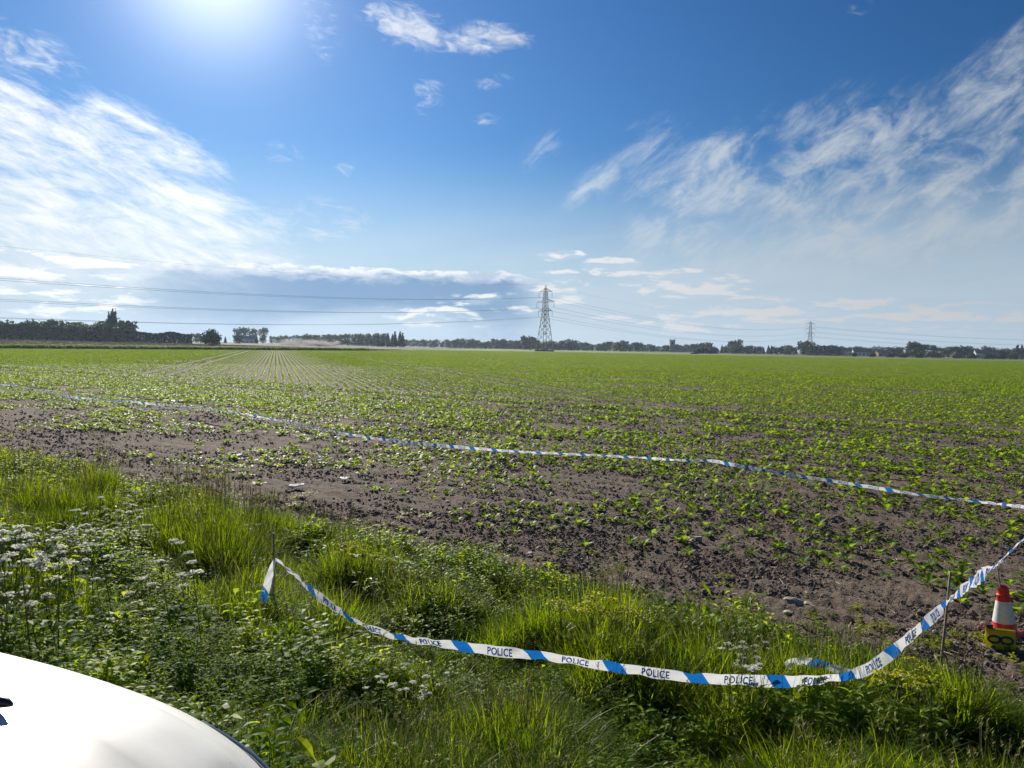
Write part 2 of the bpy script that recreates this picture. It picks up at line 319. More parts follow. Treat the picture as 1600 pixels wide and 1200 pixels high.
def build_ground():
    hf = 64; th = np.radians(np.concatenate([np.linspace(-hf, -41, 90)[:-1], np.linspace(-41, 41, 610), np.linspace(41, hf, 90)[1:], np.linspace(hf, 360-hf, 60)[1:-1]]))
    rr = np.concatenate([[.0], np.linspace(.3, 1.9, 8), 2.*1.0072**np.arange(0, 475)]); r0 = rr[-1]
    rr = np.concatenate([rr, r0*1.03**np.arange(1, 146)]); nr, nt_ = len(rr), len(th)
    TH, RR = np.meshgrid(th, rr); X = RR*np.sin(TH); Y = RR*np.cos(TH); Z = terrain(X, Y)
    q = q_of(X, Y); infield = sm(-.4, .5, q+.75*sm(1.8, 3.4, X))*sm(1.9, 2.6, Y)
    fade = sm(70, 15, RR)
    cl = np.abs(fbm(X*5.5, Y*5.5, 3, 3)-.5)*.045+np.maximum(fbm(X*12, Y*12, 3, 9)-.52, 0)*.08+(fbm(X*.9, Y*.9, 3, 21)-.5)*.06
    fine = (fbm(X*26, Y*26, 2, 31)-.5)*.035*sm(20, 6, RR)
    trk = 0
    for qc in (18.2, 20.4): trk = trk+np.exp(-((q-qc-.12*np.sin(X*.3))/.22)**2)
    row = np.cos(2*PI*q/.5)*.012
    Z = Z+infield*fade*(cl+fine+row-.045*trk)
    V = np.stack([X.ravel(), Y.ravel(), Z.ravel()], 1)
    i = np.arange(nr-1)[:, None]*nt_; j = np.arange(nt_)[None]; jn = (j+1) % nt_
    F = np.stack([i+j, i+jn, i+nt_+jn, i+nt_+j], -1).reshape(-1, 4)[:, ::-1]
    def fn(t, b):
        pos = t.new('ShaderNodeNewGeometry').outputs['Position']; x, y, z = t.sep(pos)
        q_ = t.m('SUBTRACT', t.m('ADD', t.m('MULTIPLY', x, float(EN[0])), t.m('MULTIPLY', y, float(EN[1]))), 6.7)
        u = t.m('ADD', t.m('MULTIPLY', x, float(RN[0])), t.m('MULTIPLY', y, float(RN[1])))
        n1_ = t.noise(pos, 34, 6, .7); n2_ = t.noise(pos, 3.2, 5, .6); n3_ = t.noise(pos, .35, 4, .6)
        soil = t.mix(t.sstep(n2_, .3, .7), (.108, .080, .060), (.19, .143, .107)); soil = t.mix(t.sstep(n1_, .46, .74), soil, (.23, .185, .145))
        soil = t.mix(t.m('MULTIPLY', t.sstep(n3_, .45, .7), .5), soil, (.19, .145, .108))
        soil = t.mix(t.m('MULTIPLY', t.sstep(q_, 23., 30.), .8), soil, t.mix(n2_, (.075, .058, .045), (.13, .10, .078)))  # main field beyond the headland: small shade between clods put into the soil colour
        for qc in (18.2, 20.4):
            dq = t.m('ABSOLUTE', t.m('SUBTRACT', t.m('ADD', q_, t.m('MULTIPLY', t.m('SUBTRACT', n3_, .5), .5)), qc)); soil = t.mix(t.m('MULTIPLY', t.sstep(dq, .34, .1), .6), soil, (.17, .14, .115))
        humus = t.mix(n2_, (.03, .035, .012), (.06, .05, .03)); col = t.mix(t.attr('verge').outputs['Fac'], soil, humus)
        # far crop, too far to pick plants apart: rows closing up
        row_ = t.m('SINE', t.m('MULTIPLY', u, 2*PI/.5)); leaf = t.mix(t.sstep(t.noise(pos, .9, 5, .7), .3, .7), (.10, .17, .02), (.17, .25, .03))
        cov = t.m('MULTIPLY', t.attr('crop').outputs['Fac'], t.sstep(row_, -.9, .3, .6, 1.))
        col = t.mix(cov, col, leaf)
        nf = t.noise(t.xyz(x, t.m('MULTIPLY', y, .3)), .12, 6, .7)
        col = t.mix(t.attr('fallow').outputs['Fac'], col, t.mix(t.sstep(nf, .35, .65), (.075, .058, .046), (.075, .075, .038)))
        col = t.mix(t.attr('cereal').outputs['Fac'], col, t.mix(t.sstep(nf, .4, .6), (.055, .09, .038), (.095, .115, .055)))
        t.put(b.inputs['Base Color'], col); b.inputs['Specular IOR Level'].default_value = .2
        bm_ = t.new('ShaderNodeBump'); bm_.inputs['Strength'].default_value = 1.; bm_.inputs['Distance'].default_value = .05
        t.put(bm_.inputs['Height'], t.m('ADD', n1_, t.m('MULTIPLY', t.noise(pos, 11, 5, .7), 1.3))); t.put(b.inputs['Normal'], bm_.outputs[0])
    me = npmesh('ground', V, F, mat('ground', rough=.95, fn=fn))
    fd = fallow_d(X, Y); fe = far_end(X)
    fal = sm(-2, 3, fd)*(Y > 60); cer = (1-fal)*sm(-8, 8, Y-fe)
    crop = sm(230, 420, RR)*(1-fal)*(1-cer)
    for nm, a in (('verge', 1-infield), ('fallow', fal), ('cereal', cer), ('crop', crop)):
        at = me.attributes.new(nm, 'FLOAT', 'POINT'); at.data.foreach_set('value', a.ravel().astype(np.float32))
    o = link('ground', me, kind='structure'); return o
build_ground()
# road the car stands on, running across behind the camera
def build_road():
    xs = np.linspace(-60, 60, 121); ys = np.linspace(-4.2, 1.75, 8); X, Y = np.meshgrid(xs, ys)
    Z = terrain(X, Y)+.004+.03*(1-((Y+1.2)/3)**2); V = np.stack([X.ravel(), Y.ravel(), Z.ravel()], 1); n = len(xs)
    i = np.arange(len(ys)-1)[:, None]*n; j = np.arange(n-1)[None]; F = np.stack([i+j, i+j+1, i+n+j+1, i+n+j], -1).reshape(-1, 4)
    link('road', npmesh('road', V, F, M['asphalt']), kind='structure')
build_road()

# ------------------------------------------------------------------ scattering for what nobody could count
def scatter(name, protos, pts, rz, scl, idx, tilt=None, **k):
    c = bpy.data.collections.new(name+'_kinds')
    for i, me in enumerate(protos):
        o = bpy.data.objects.new('%s_%02d' % (name, i), me); c.objects.link(o)
    me = bpy.data.meshes.new(name); me.vertices.add(len(pts)); me.vertices.foreach_set('co', np.asarray(pts, np.float32).ravel())
    rot = np.zeros((len(pts), 3), np.float32); rot[:, 2] = rz
    if tilt is not None: rot[:, :2] = tilt
    a = me.attributes.new('rot', 'FLOAT_VECTOR', 'POINT'); a.data.foreach_set('vector', rot.ravel())
    s_ = np.asarray(scl, np.float32)
    if s_.ndim == 1: s_ = np.repeat(s_[:, None], 3, 1)
    a = me.attributes.new('scl', 'FLOAT_VECTOR', 'POINT'); a.data.foreach_set('vector', s_.ravel())
    a = me.attributes.new('idx', 'INT', 'POINT'); a.data.foreach_set('value', np.asarray(idx, np.int32))
    for m_ in protos[0].materials: me.materials.append(m_)
    o = link(name, me, **k); g = bpy.data.node_groups.new(name, 'GeometryNodeTree')
    g.interface.new_socket('Geometry', in_out='INPUT', socket_type='NodeSocketGeometry'); g.interface.new_socket('Geometry', in_out='OUTPUT', socket_type='NodeSocketGeometry')
    gi = g.nodes.new('NodeGroupInput'); go = g.nodes.new('NodeGroupOutput'); ci = g.nodes.new('GeometryNodeCollectionInfo')
    ci.inputs['Collection'].default_value = c; ci.inputs['Separate Children'].default_value = True; ci.inputs['Reset Children'].default_value = True
    ip = g.nodes.new('GeometryNodeInstanceOnPoints'); ip.inputs['Pick Instance'].default_value = True
    def na(nm, ty):
        n = g.nodes.new('GeometryNodeInputNamedAttribute'); n.data_type = ty; n.inputs['Name'].default_value = nm; return n.outputs['Attribute']
    L = g.links.new; L(gi.outputs[0], ip.inputs['Points']); L(ci.outputs[0], ip.inputs['Instance']); L(na('idx', 'INT'), ip.inputs['Instance Index'])
    e2r = g.nodes.new('FunctionNodeEulerToRotation'); L(na('rot', 'FLOAT_VECTOR'), e2r.inputs[0]); L(e2r.outputs[0], ip.inputs['Rotation']); L(na('scl', 'FLOAT_VECTOR'), ip.inputs['Scale']); L(ip.outputs[0], go.inputs[0])
    md = o.modifiers.new('scatter', 'NODES'); md.node_group = g; return o

# ---- sugar beet
def leaf_geo(mb, base, az_, tilt0, ln, w, bend, mi=0, seg=4, pet=.3, fold=.25):
    """one leaf: petiole strip then a blade folded along its midrib"""
    p = Vector(base); a = tilt0; d = Vector((math.cos(az_), math.sin(az_), 0)); sdv = Vector((-math.sin(az_), math.cos(az_), 0))
    prof = [.10, .12]+[math.sin(PI*min(1, (i+.6)/(seg+.35)))**.7 for i in range(seg)]+[.05]
    steps = [0, pet]+[pet+(1-pet)*(i+1)/(seg+1) for i in range(seg+1)]
    rows = []; last = 0
    for st, pw in zip(steps, prof):
        ds = (st-last)*ln; last = st; p = p+(d*math.cos(a)+Vector((0, 0, 1))*math.sin(a))*ds; a -= bend*ds/ln
        up = Vector((0, 0, 1))*math.cos(a)-d*math.sin(a); wv = sdv*pw*w/2; rows += [p-wv+up*fold*pw*w/2, p, p+wv+up*fold*pw*w/2]
    n = len(steps); mb.add(rows, [(3*i, 3*i+1, 3*i+4, 3*i+3) for i in range(n-1)]+[(3*i+1, 3*i+2, 3*i+5, 3*i+4) for i in range(n-1)], mi)
def beet_leaf_params(rnd, n):
    return [(i*2.4+rnd.uniform(-.4, .4), rnd.uniform(.55, 1.25), rnd.uniform(.08, .145), rnd.uniform(.036, .06), rnd.uniform(.6, 1.7)) for i in range(n)]
def beet_mesh(seed, n, seg=3):
    rnd = random.Random(seed); mb = MB()
    for az_, t0, ln, w, bd in beet_leaf_params(rnd, n): leaf_geo(mb, (0, 0, 0), az_, t0, ln, w, bd, 0, seg)
    return mb.mesh('beet_plant', M['beet'], True)
beet_meshes = [beet_mesh(i, 9+i % 4) for i in range(6)]
def far_clump(seed):
    """a metre of crop row"""
    rnd = random.Random(seed); mb = MB()
    for k in range(26):
        x = rnd.uniform(-.55, .55); leaf_geo(mb, (x, rnd.gauss(0, .02), 0), rnd.uniform(0, 6.28), rnd.uniform(.5, 1.2), rnd.uniform(.10, .16), rnd.uniform(.06, .09), rnd.uniform(.4, 1.4), 0, 1, .25)
    return mb.mesh('beet_row', M['beet'], False)
def build_beet():
    # headland rows run along the verge
    qs = np.arange(1.6, 23.6, .5); ps = np.arange(-95, 95, .19); Q, A = np.meshgrid(qs, ps)
    Q = Q+rng.normal(0, .022, Q.shape); A = A+rng.normal(0, .06, A.shape)
    X = EN[0]*(Q+6.7)+ET[0]*A; Y = EN[1]*(Q+6.7)+ET[1]*A
    cov = fbm(A*.09+3, Q*.33, 3, 41)*.35+fbm(X*.55, Y*.55, 4, 43, .65)*.65
    dens = np.interp(Q, [0, 2.2, 3.2, 6, 10, 16, 24], [.30, .37, .42, .46, .50, .54, .66])
    dens = dens+.08*sm(-1.5, 4., X)*sm(1.2, 2.6, Q)*sm(14, 8, Q)+.05
    dens = dens+.07*sm(-1, -9, X)*sm(5, 9, Q)
    bare = np.minimum(np.abs(Q-18.2-.12*np.sin(X*.3)), np.abs(Q-20.4-.12*np.sin(X*.3))) < .42; bare |= np.abs(Q-23.4) < .45; bare |= np.abs(Q-10.6-.1*np.sin(X*.4)) < .28
    keep = (sm(.09, -.11, cov-dens)*.93 > rng.random(Q.shape)) & ~bare & (np.abs(X) < .78*Y+3) & (Y > 3)
    x, y = X[keep], Y[keep]; size = (.75+.85*fbm(x*.6+9, y*.6, 3, 47)**1.0+rng.normal(0, .12, len(x)))*np.interp(Q[keep], [1, 4, 24], [.8, 1.05, 1.3])
    # main rows run away from the camera beyond the headland
    us = np.arange(-130, 260, .5); RD = np.array([-RN[1], RN[0]])
    ds = np.concatenate([np.arange(10, 110, .24)]); U, D = np.meshgrid(us, ds); U = U+rng.normal(0, .02, U.shape); D = D+rng.normal(0, .08, D.shape)
    X2 = RN[0]*U+RD[0]*D; Y2 = RN[1]*U+RD[1]*D; dist = np.hypot(X2, Y2)
    def tram(u): 
        m_ = (u-14.5+120) % 24; return np.minimum(np.abs(m_-0), np.minimum(np.abs(m_-2), np.abs(m_-24))) < .2
    cov2 = fbm(X2*.12, Y2*.12, 4, 51)
    keep2 = (q_of(X2, Y2) > 24.2) & (np.abs(X2) < .74*Y2+3) & (dist < 92) & (rng.random(U.shape) < np.clip(sm(.26, .44, cov2)+.35, 0, .98)) & ~tram(U)
    x2, y2 = X2[keep2], Y2[keep2]; sz2 = .95+.55*fbm(x2*.3, y2*.3, 3, 53)+rng.normal(0, .1, len(x2))
    px = np.concatenate([x, x2]); py = np.concatenate([y, y2]); ss = np.clip(np.concatenate([size, sz2]), .4, 1.7)
    pz = terrain(px, py)+np.where(np.hypot(px, py) < 60, .012, .0)
    app = ss/np.hypot(px, py)*(np.abs(px) < .68*py); order = np.argsort(-app); top = order[:300]; rest = order[300:]
    n = len(rest); scatter('beet_crop', beet_meshes, np.stack([px, py, pz], 1)[rest], rng.uniform(0, 6.28, n), ss[rest], rng.integers(0, 6, n), rng.normal(0, .12, (n, 2)), kind='stuff')
    lab = 'young sugar beet plant with bright green leaves in the bare soil near the verge'; grp = 'sugar beet plants in the nearest rows'
    for k, i in enumerate(top):
        if k < 44:
            o = empty('beet_plant', (px[i], py[i], pz[i]), rng.uniform(0, 6.28), label=lab, cat='plant', group=grp); o.scale = [ss[i]]*3
            for pr in beet_leaf_params(random.Random(k), 10):
                mb = MB(); leaf_geo(mb, (0, 0, 0), *pr, 0, 4); mb.build('leaf', M['beet'], o, True)
        else:
            o = link('beet_plant', beet_meshes[k % 6], label=lab, cat='plant', group=grp); o.location = (px[i], py[i], pz[i]); o.rotation_euler = (0, 0, rng.uniform(0, 6.28)); o.scale = [ss[i]]*3
    # distant rows in metre lengths
    cl = [far_clump(i) for i in range(5)]
    us = np.arange(-330, 420, .5); ds = np.arange(40, 460, 1.0); U, D = np.meshgrid(us, ds); D = D+rng.uniform(-.3, .3, D.shape)
    X3 = RN[0]*U+RD[0]*D; Y3 = RN[1]*U+RD[1]*D; dist = np.hypot(X3, Y3)
    cov3 = fbm(X3*.05, Y3*.05, 4, 57)
    keep3 = (dist >= 88) & (dist < 420) & (np.abs(X3) < .73*Y3+3) & (q_of(X3, Y3) > 23.8) & ~tram(U) & (fallow_d(X3, Y3) < -1) & (Y3 < far_end(X3)) & (rng.random(U.shape) < np.where(cov3 > .38, .95, .6))
    keep3 &= (dist < 200) | (rng.random(U.shape) < .6)
    x3, y3 = X3[keep3], Y3[keep3]; n = len(x3); d3 = np.hypot(x3, y3); s3 = np.interp(d3, [88, 200, 420], [1.1, 1.3, 1.6])
    scatter('distant_beet_rows', cl, np.stack([x3, y3, terrain(x3, y3)], 1), np.full(n, math.atan2(RD[1], RD[0])), s3, rng.integers(0, 5, n), kind='stuff')
    print('beet', len(px), n)
build_beet()

# ---- clods
def lump_mesh(seed, matr, name='clod', sub=1, flat=.7):
    bm_ = bmesh.new(); bmesh.ops.create_icosphere(bm_, subdivisions=sub+1, radius=1); rnd = random.Random(seed)
    ax = [(Vector((rnd.gauss(0, 1), rnd.gauss(0, 1), rnd.gauss(0, 1))).normalized(), rnd.uniform(.5, .9)) for _ in range(7)]
    for v in bm_.verts:
        for a, c in ax:
            dd = v.co.dot(a)
            if dd > c: v.co -= a*(dd-c)*.9
        v.co *= rnd.uniform(.93, 1.07); v.co.z *= flat
    me = bpy.data.meshes.new(name); bm_.to_mesh(me); bm_.free(); me.materials.append(matr); return me
def build_clods():
    prot = [lump_mesh(i, M['clod'], sub=0) for i in range(5)]+[lump_mesh(20+i, M['clod'], sub=1) for i in range(3)]
    n = 230000; r_ = 5*np.exp(rng.random(n)*math.log(7.5)); th = rng.uniform(-.85, .85, n); x = r_*np.sin(th); y = r_*np.cos(th); q = q_of(x, y)
    k = (q > -.1) & (fbm(x*.7, y*.7, 3, 61) > rng.uniform(.25, .62, n)); x, y = x[k], y[k]; n = len(x)
    s_ = np.clip(rng.lognormal(-4.8, .6, n), .003, .036)*np.interp(np.hypot(x, y), [5, 30], [1, 1.7])
    scatter('soil_clods', prot, np.stack([x, y, terrain(x, y)+.02], 1), rng.uniform(0, 6.28, n), s_, rng.integers(0, 8, n), rng.normal(0, .6, (n, 2)), kind='stuff')
build_clods()
def build_litter():
    # straw bits and small pale stones lying on the soil, thickest beside the verge
    st = MB(); st.bar((-.04, 0, 0), (.04, .006, .004), .0022, 4, mi=0); a = st.mesh('straw_bit', M['litter'])
    st = MB(); st.bar((-.02, 0, 0), (.025, -.008, .002), .003, 4, mi=0); b = st.mesh('straw_bit', M['litter']); pr = [a, b, lump_mesh(70, M['stone'], sub=0), lump_mesh(71, M['stone'], sub=0)]
    n = 14000; r_ = 5*np.exp(rng.random(n)*math.log(5)); th = rng.uniform(-.70, .70, n); x = r_*np.sin(th); y = r_*np.cos(th); q = q_of(x, y)
    k = (q > -.3) & (rng.random(n) < np.interp(q, [0, 2.5, 6], [.9, .35, .12])*np.where(x > .5, 1, .55)); x, y = x[k], y[k]; n = len(x); idx = rng.choice(4, n, p=[.35, .25, .2, .2]); s_ = np.where(idx < 2, rng.uniform(.5, 1.6, n), np.clip(rng.lognormal(-4.7, .5, n), .005, .03))
    scatter('soil_litter', pr, np.stack([x, y, terrain(x, y)+.035], 1), rng.uniform(0, 6.28, n), s_, idx, rng.normal(0, .25, (n, 2)), kind='stuff')
build_litter()

# ---- verge vegetation
def blade(mb, base, az_, ln, w, lean, bend, mi=0, seg=5):
    p = Vector(base); a = PI/2-lean; d = Vector((math.cos(az_), math.sin(az_), 0)); sdv = Vector((-math.sin(az_), math.cos(az_), 0)); rows = []
    for i in range(seg+1):
        f = i/seg; ww = w*(1-f**1.6)*.5+.0004; rows += [p-sdv*ww, p+sdv*ww]; st = ln/seg; p = p+(d*math.cos(a)+Vector((0, 0, 1))*math.sin(a))*st; a -= bend/seg*(.4+1.2*f)
    mb.add(rows, [(2*i, 2*i+1, 2*i+3, 2*i+2) for i in range(seg)], mi)
def grass_clump(seed, n, h, spread, straw=.06, w=.0075, lean=.35, head=False):
    rnd = random.Random(seed); mb = MB()
    for k in range(n):
        r_ = abs(rnd.gauss(0, spread)); a = rnd.uniform(0, 6.28); mi = 1 if rnd.random() < straw else 0
        blade(mb, (r_*math.cos(a), r_*math.sin(a), -.02), a+rnd.gauss(0, .9), h*rnd.uniform(.45, 1.1), w*rnd.uniform(.6, 1.4), abs(rnd.gauss(0, lean)), rnd.uniform(.2, 2.1), mi)
    if head:
        for k in range(3):
            a = rnd.uniform(0, 6.28); l = h*rnd.uniform(1.05, 1.4); ln_ = rnd.uniform(.05, .2); top = Vector((math.cos(a)*l*ln_, math.sin(a)*l*ln_, l))
            mb.bar((0, 0, 0), top, .0014, 3, mi=1)
            for j in range(8): 
                c = top-Vector((0, 0, .012*j)); blade(mb, c, rnd.uniform(0, 6.28), .03, .006, .5, .3, 1, 1)
    return mb.mesh('grass_clump', [M['grass'], M['straw']], False)
def weed_clump(seed, h, nst, ls, m_='weed'):
    rnd = random.Random(seed); mb = MB()
    for s_ in range(nst):
        a = rnd.uniform(0, 6.28); ln_ = rnd.uniform(.05, .6); hh = h*rnd.uniform(.6, 1.1); bx, by = rnd.gauss(0, .05), rnd.gauss(0, .05)
        top = Vector((bx+math.cos(a)*hh*math.sin(ln_), by+math.sin(a)*hh*math.sin(ln_), hh*math.cos(ln_))); b0 = Vector((bx, by, 0)); mb.bar(b0, top, .0025, 3, .0012, 0)
        for k in range(5):
            f = .3+.7*k/4; c = b0.lerp(top, f); a2 = rnd.uniform(0, 6.28)
            for o_ in (0, PI): leaf_geo(mb, c, a2+o_+rnd.gauss(0, .3), rnd.uniform(0, .8), ls*rnd.uniform(.6, 1.2), ls*rnd.uniform(.4, .6), rnd.uniform(.4, 1.4), 0, 2, .15)
    return mb.mesh('weed_clump', M[m_], False)
def verge_pts(n, smin, smax, xr=(-16, 7), ymax=17):
    x = rng.uniform(xr[0], xr[1], n); y = rng.uniform(1.9, ymax, n); s = -q_of(x, y)
    k = (s > smin+.75*sm(1.8, 3.4, x)) & (s < smax) & (np.abs(x) < .80*y+1.6); return x[k], y[k], s[k]
def lushness(x, y): return np.clip((fbm(x*1.35+5, y*1.35, 3, 71)-.5)*1.45+.5, 0, 1)
def build_verge():
    gr = [grass_clump(i, 42, .42, .05, .03, .007) for i in range(5)]+[grass_clump(10+i, 38, .55, .06, .07, .0075, .42, i == 0) for i in range(4)]+[grass_clump(20+i, 46, .26, .07, .10, .007, .6) for i in range(3)]
    x, y, s = verge_pts(150000, -.15, 9.); n0 = len(x)
    L = lushness(x, y); edge = sm(-.1, 1.1, s)
    k = rng.random(n0) < np.clip(.30+.7*L, 0, 1)*(1-.8*sm(2.2, 2.9, s)*sm(.50, .60, fbm(x*1.3+40, y*1.3, 3, 73)))*np.clip(.35+edge, 0, 1)*sm(1.85, 2.3, y); x, y, s, L, edge = x[k], y[k], s[k], L[k], edge[k]; n = len(x)
    h = (.20+1.75*np.clip(L-.30, 0, 1)+rng.normal(0, .12, n))*(.40+.60*edge)
    # flattened towards the near side, taller to the left
    h *= np.interp(s, [0, 2.2, 2.9, 4.2], [1., .9, .62, .5])*np.interp(x, [-3.5, -1.8, 0, 3.5], [1.3, 1., .8, .68]); h *= np.interp(y, [8, 14], [1, .72]); h = np.clip(h, .15, 1.5)
    idx = np.where(L > .52, rng.integers(0, 9, n), np.where(rng.random(n) < .5, rng.integers(9, 12, n), rng.integers(0, 5, n)))
    sc3 = np.stack([.8+.25*h, .8+.25*h, h], 1)
    scatter('verge_grass', gr, np.stack([x, y, terrain(x, y)], 1), rng.uniform(0, 6.28, n), sc3, idx, rng.normal(0, .16, (n, 2)), kind='stuff')
    print('grass', n)
    wd = [weed_clump(i, .28, 7, .052) for i in range(4)]+[weed_clump(10+i, .22, 5, .075) for i in range(3)]+[weed_clump(30+i, .2, 8, .036) for i in range(2)]+[weed_clump(33+i, .24, 5, .075, 'limeleaf') for i in range(3)]
    x, y, s = verge_pts(40000, .15, 9.); w_ = fbm(x*1.3+40, y*1.3, 3, 73); k = (w_ > rng.uniform(.36, .64, len(x))-.14*sm(2.0, 2.8, s)*sm(-2.5, -1, x)) & (y > 2.05)
    x, y, s = x[k], y[k], s[k]; n = len(x); h = np.clip(.42+1.45*fbm(x*1.3+40, y*1.3, 3, 73)**1.2+rng.normal(0, .15, n), .4, 1.7)*np.interp(s, [0, 1.2], [.6, 1])*np.interp(s, [0, 2.2, 2.6, 3.1, 4.2], [1., .85, .62, .68, .85])*np.where((x > -2.6) & (x < -.5) & (y < 5.9), .72, 1.)*np.interp(x, [-3.5, -1.5], [1.35, .9])
    scatter('verge_undergrowth', wd, np.stack([x, y, terrain(x, y)], 1), rng.uniform(0, 6.28, n), h, np.where(fbm(x*2+7, y*2, 2, 79) > .55, rng.integers(9, 12, n), rng.integers(0, 9, n)), rng.normal(0, .15, (n, 2)), kind='stuff')
    print('weeds', n)
    # bright broad-leaved growth along the sunny edge, and leafy bushes low down in front of the tape
    x, y, s = verge_pts(16000, -.1, 5.); patch = fbm(x*1.1+80, y*1.1, 3, 83)
    k = (((s < 1.1) & (x > -4) & (patch > .47)) | ((s > 2.5) & (x > -1.9) & (patch > .50)) | ((x < -2) & (patch > .60))) & (y > 2.05) & (rng.random(len(x)) < .55); x, y, s = x[k], y[k], s[k]; n = len(x)
    br = [weed_clump(110+i, .26, 5, .062, 'limeleaf') for i in range(3)]+[weed_clump(120+i, .24, 6, .055) for i in range(3)]+[weed_clump(130, .3, 4, .085, 'limeleaf')]
    scatter('broad_leaved_weeds', br, np.stack([x, y, terrain(x, y)], 1), rng.uniform(0, 6.28, n), np.clip(.7+1.1*(patch[k]-.47)*3+rng.normal(0, .15, n), .5, 1.5)*np.interp(s, [0, .5, 2.4, 2.9, 3.6], [.75, 1.1, .8, .62, 1.]), rng.integers(0, 7, n), rng.normal(0, .2, (n, 2)), kind='stuff'); print('bright', n)
    # low weeds and litter creeping from the verge into the soil
    x, y, s = verge_pts(9000, -2.2, .4); k = rng.random(len(x)) < sm(-2.2, .2, s)*.55*(fbm(x*1.1, y*1.1, 3, 77) > .45); x, y = x[k], y[k]; n = len(x)
    cr = [weed_clump(40+i, .06, 4, .045, 'lime') for i in range(3)]+[weed_clump(50+i, .07, 5, .04, 'weed') for i in range(2)]
    scatter('creeping_weeds', cr, np.stack([x, y, terrain(x, y)+.01], 1), rng.uniform(0, 6.28, n), rng.uniform(.6, 1.3, n), rng.integers(0, 5, n), kind='stuff')
    # grass far back along the verge and behind
    x = rng.uniform(-60, -8, 26000); q = rng.uniform(-5, .1, 26000); A = x/ET[0]; X = EN[0]*(q+6.7)+ET[0]*A; Y = EN[1]*(q+6.7)+ET[1]*A; k = (Y > 14) & (Y < 45); X, Y = X[k], Y[k]; n = len(X)
    scatter('far_verge_grass', gr, np.stack([X, Y, terrain(X, Y)], 1), rng.uniform(0, 6.28, n), rng.uniform(.45, .9, n), rng.integers(0, 12, n), rng.normal(0, .15, (n, 2)), kind='stuff')
build_verge()

def parsley_parts(seed, h, nh, lime=False, big=.05):
    """stem with branches, umbels of small white flowers, feathery leaves at the foot"""
    rnd = random.Random(seed); st = MB(); fl = MB(); lf = MB(); top = Vector((rnd.gauss(0, .05), rnd.gauss(0, .05), h)); mid = top*.62
    st.tube([(0, 0, 0), mid*.5, mid, top], [.004, .0035, .003, .002], 4)
    for k in range(nh):
        a = rnd.uniform(0, 6.28); r_ = rnd.uniform(.03, .16)*h*1.6 if k else 0; c = Vector((top.x+math.cos(a)*r_, top.y+math.sin(a)*r_, h*rnd.uniform(.82, 1.04))) if k else top
        if k: st.tube([mid, mid.lerp(c, .5)+Vector((0, 0, -.01)), c], [.0025, .002, .0015], 3)
        U = big*rnd.uniform(.6, 1.15)
        for j in range(11):
            a2 = j*2.4; rr_ = U*math.sqrt((j+.3)/11); e = c+Vector((math.cos(a2)*rr_, math.sin(a2)*rr_, .03-rr_*rr_*5+rnd.gauss(0, .002))); st.bar(c, e, .0009, 3)
            for m_ in range(5):
                o_ = Vector((rnd.gauss(0, .006), rnd.gauss(0, .006), rnd.gauss(0, .002))); q_ = Euler((rnd.gauss(0, .5), rnd.gauss(0, .5), rnd.uniform(0, 3))).to_matrix(); w = rnd.uniform(.004, .0075)
                fl.add([e+o_+q_ @ Vector(v) for v in ((-w, -w, 0), (w, -w, 0), (w, w, 0), (-w, w, 0))], [(0, 1, 2, 3)])
    for k in range(5):
        a = rnd.uniform(0, 6.28)
        for j in range(3): leaf_geo(lf, (0, 0, h*rnd.uniform(.05, .5)), a+rnd.gauss(0, .4), rnd.uniform(.3, 1.), rnd.uniform(.10, .18), rnd.uniform(.03, .05), 1., 0, 3, .35)
    return st.mesh('stem', M['stem']), fl.mesh('flower_head', M['lime' if lime else 'flower']), lf.mesh('leaves', M['lime' if lime else 'weed'])
def place_plant(parts, x, y, s_, name, label, group, dz=0):
    o = empty(name, (x, y, float(terrain(x, y))+dz), random.uniform(0, 6.28), label=label, cat='plant', group=group); o.scale = (s_, s_, s_)
    for nm, me in zip(('stem', 'flower_head', 'leaves'), parts): link(nm, me, o)
    return o
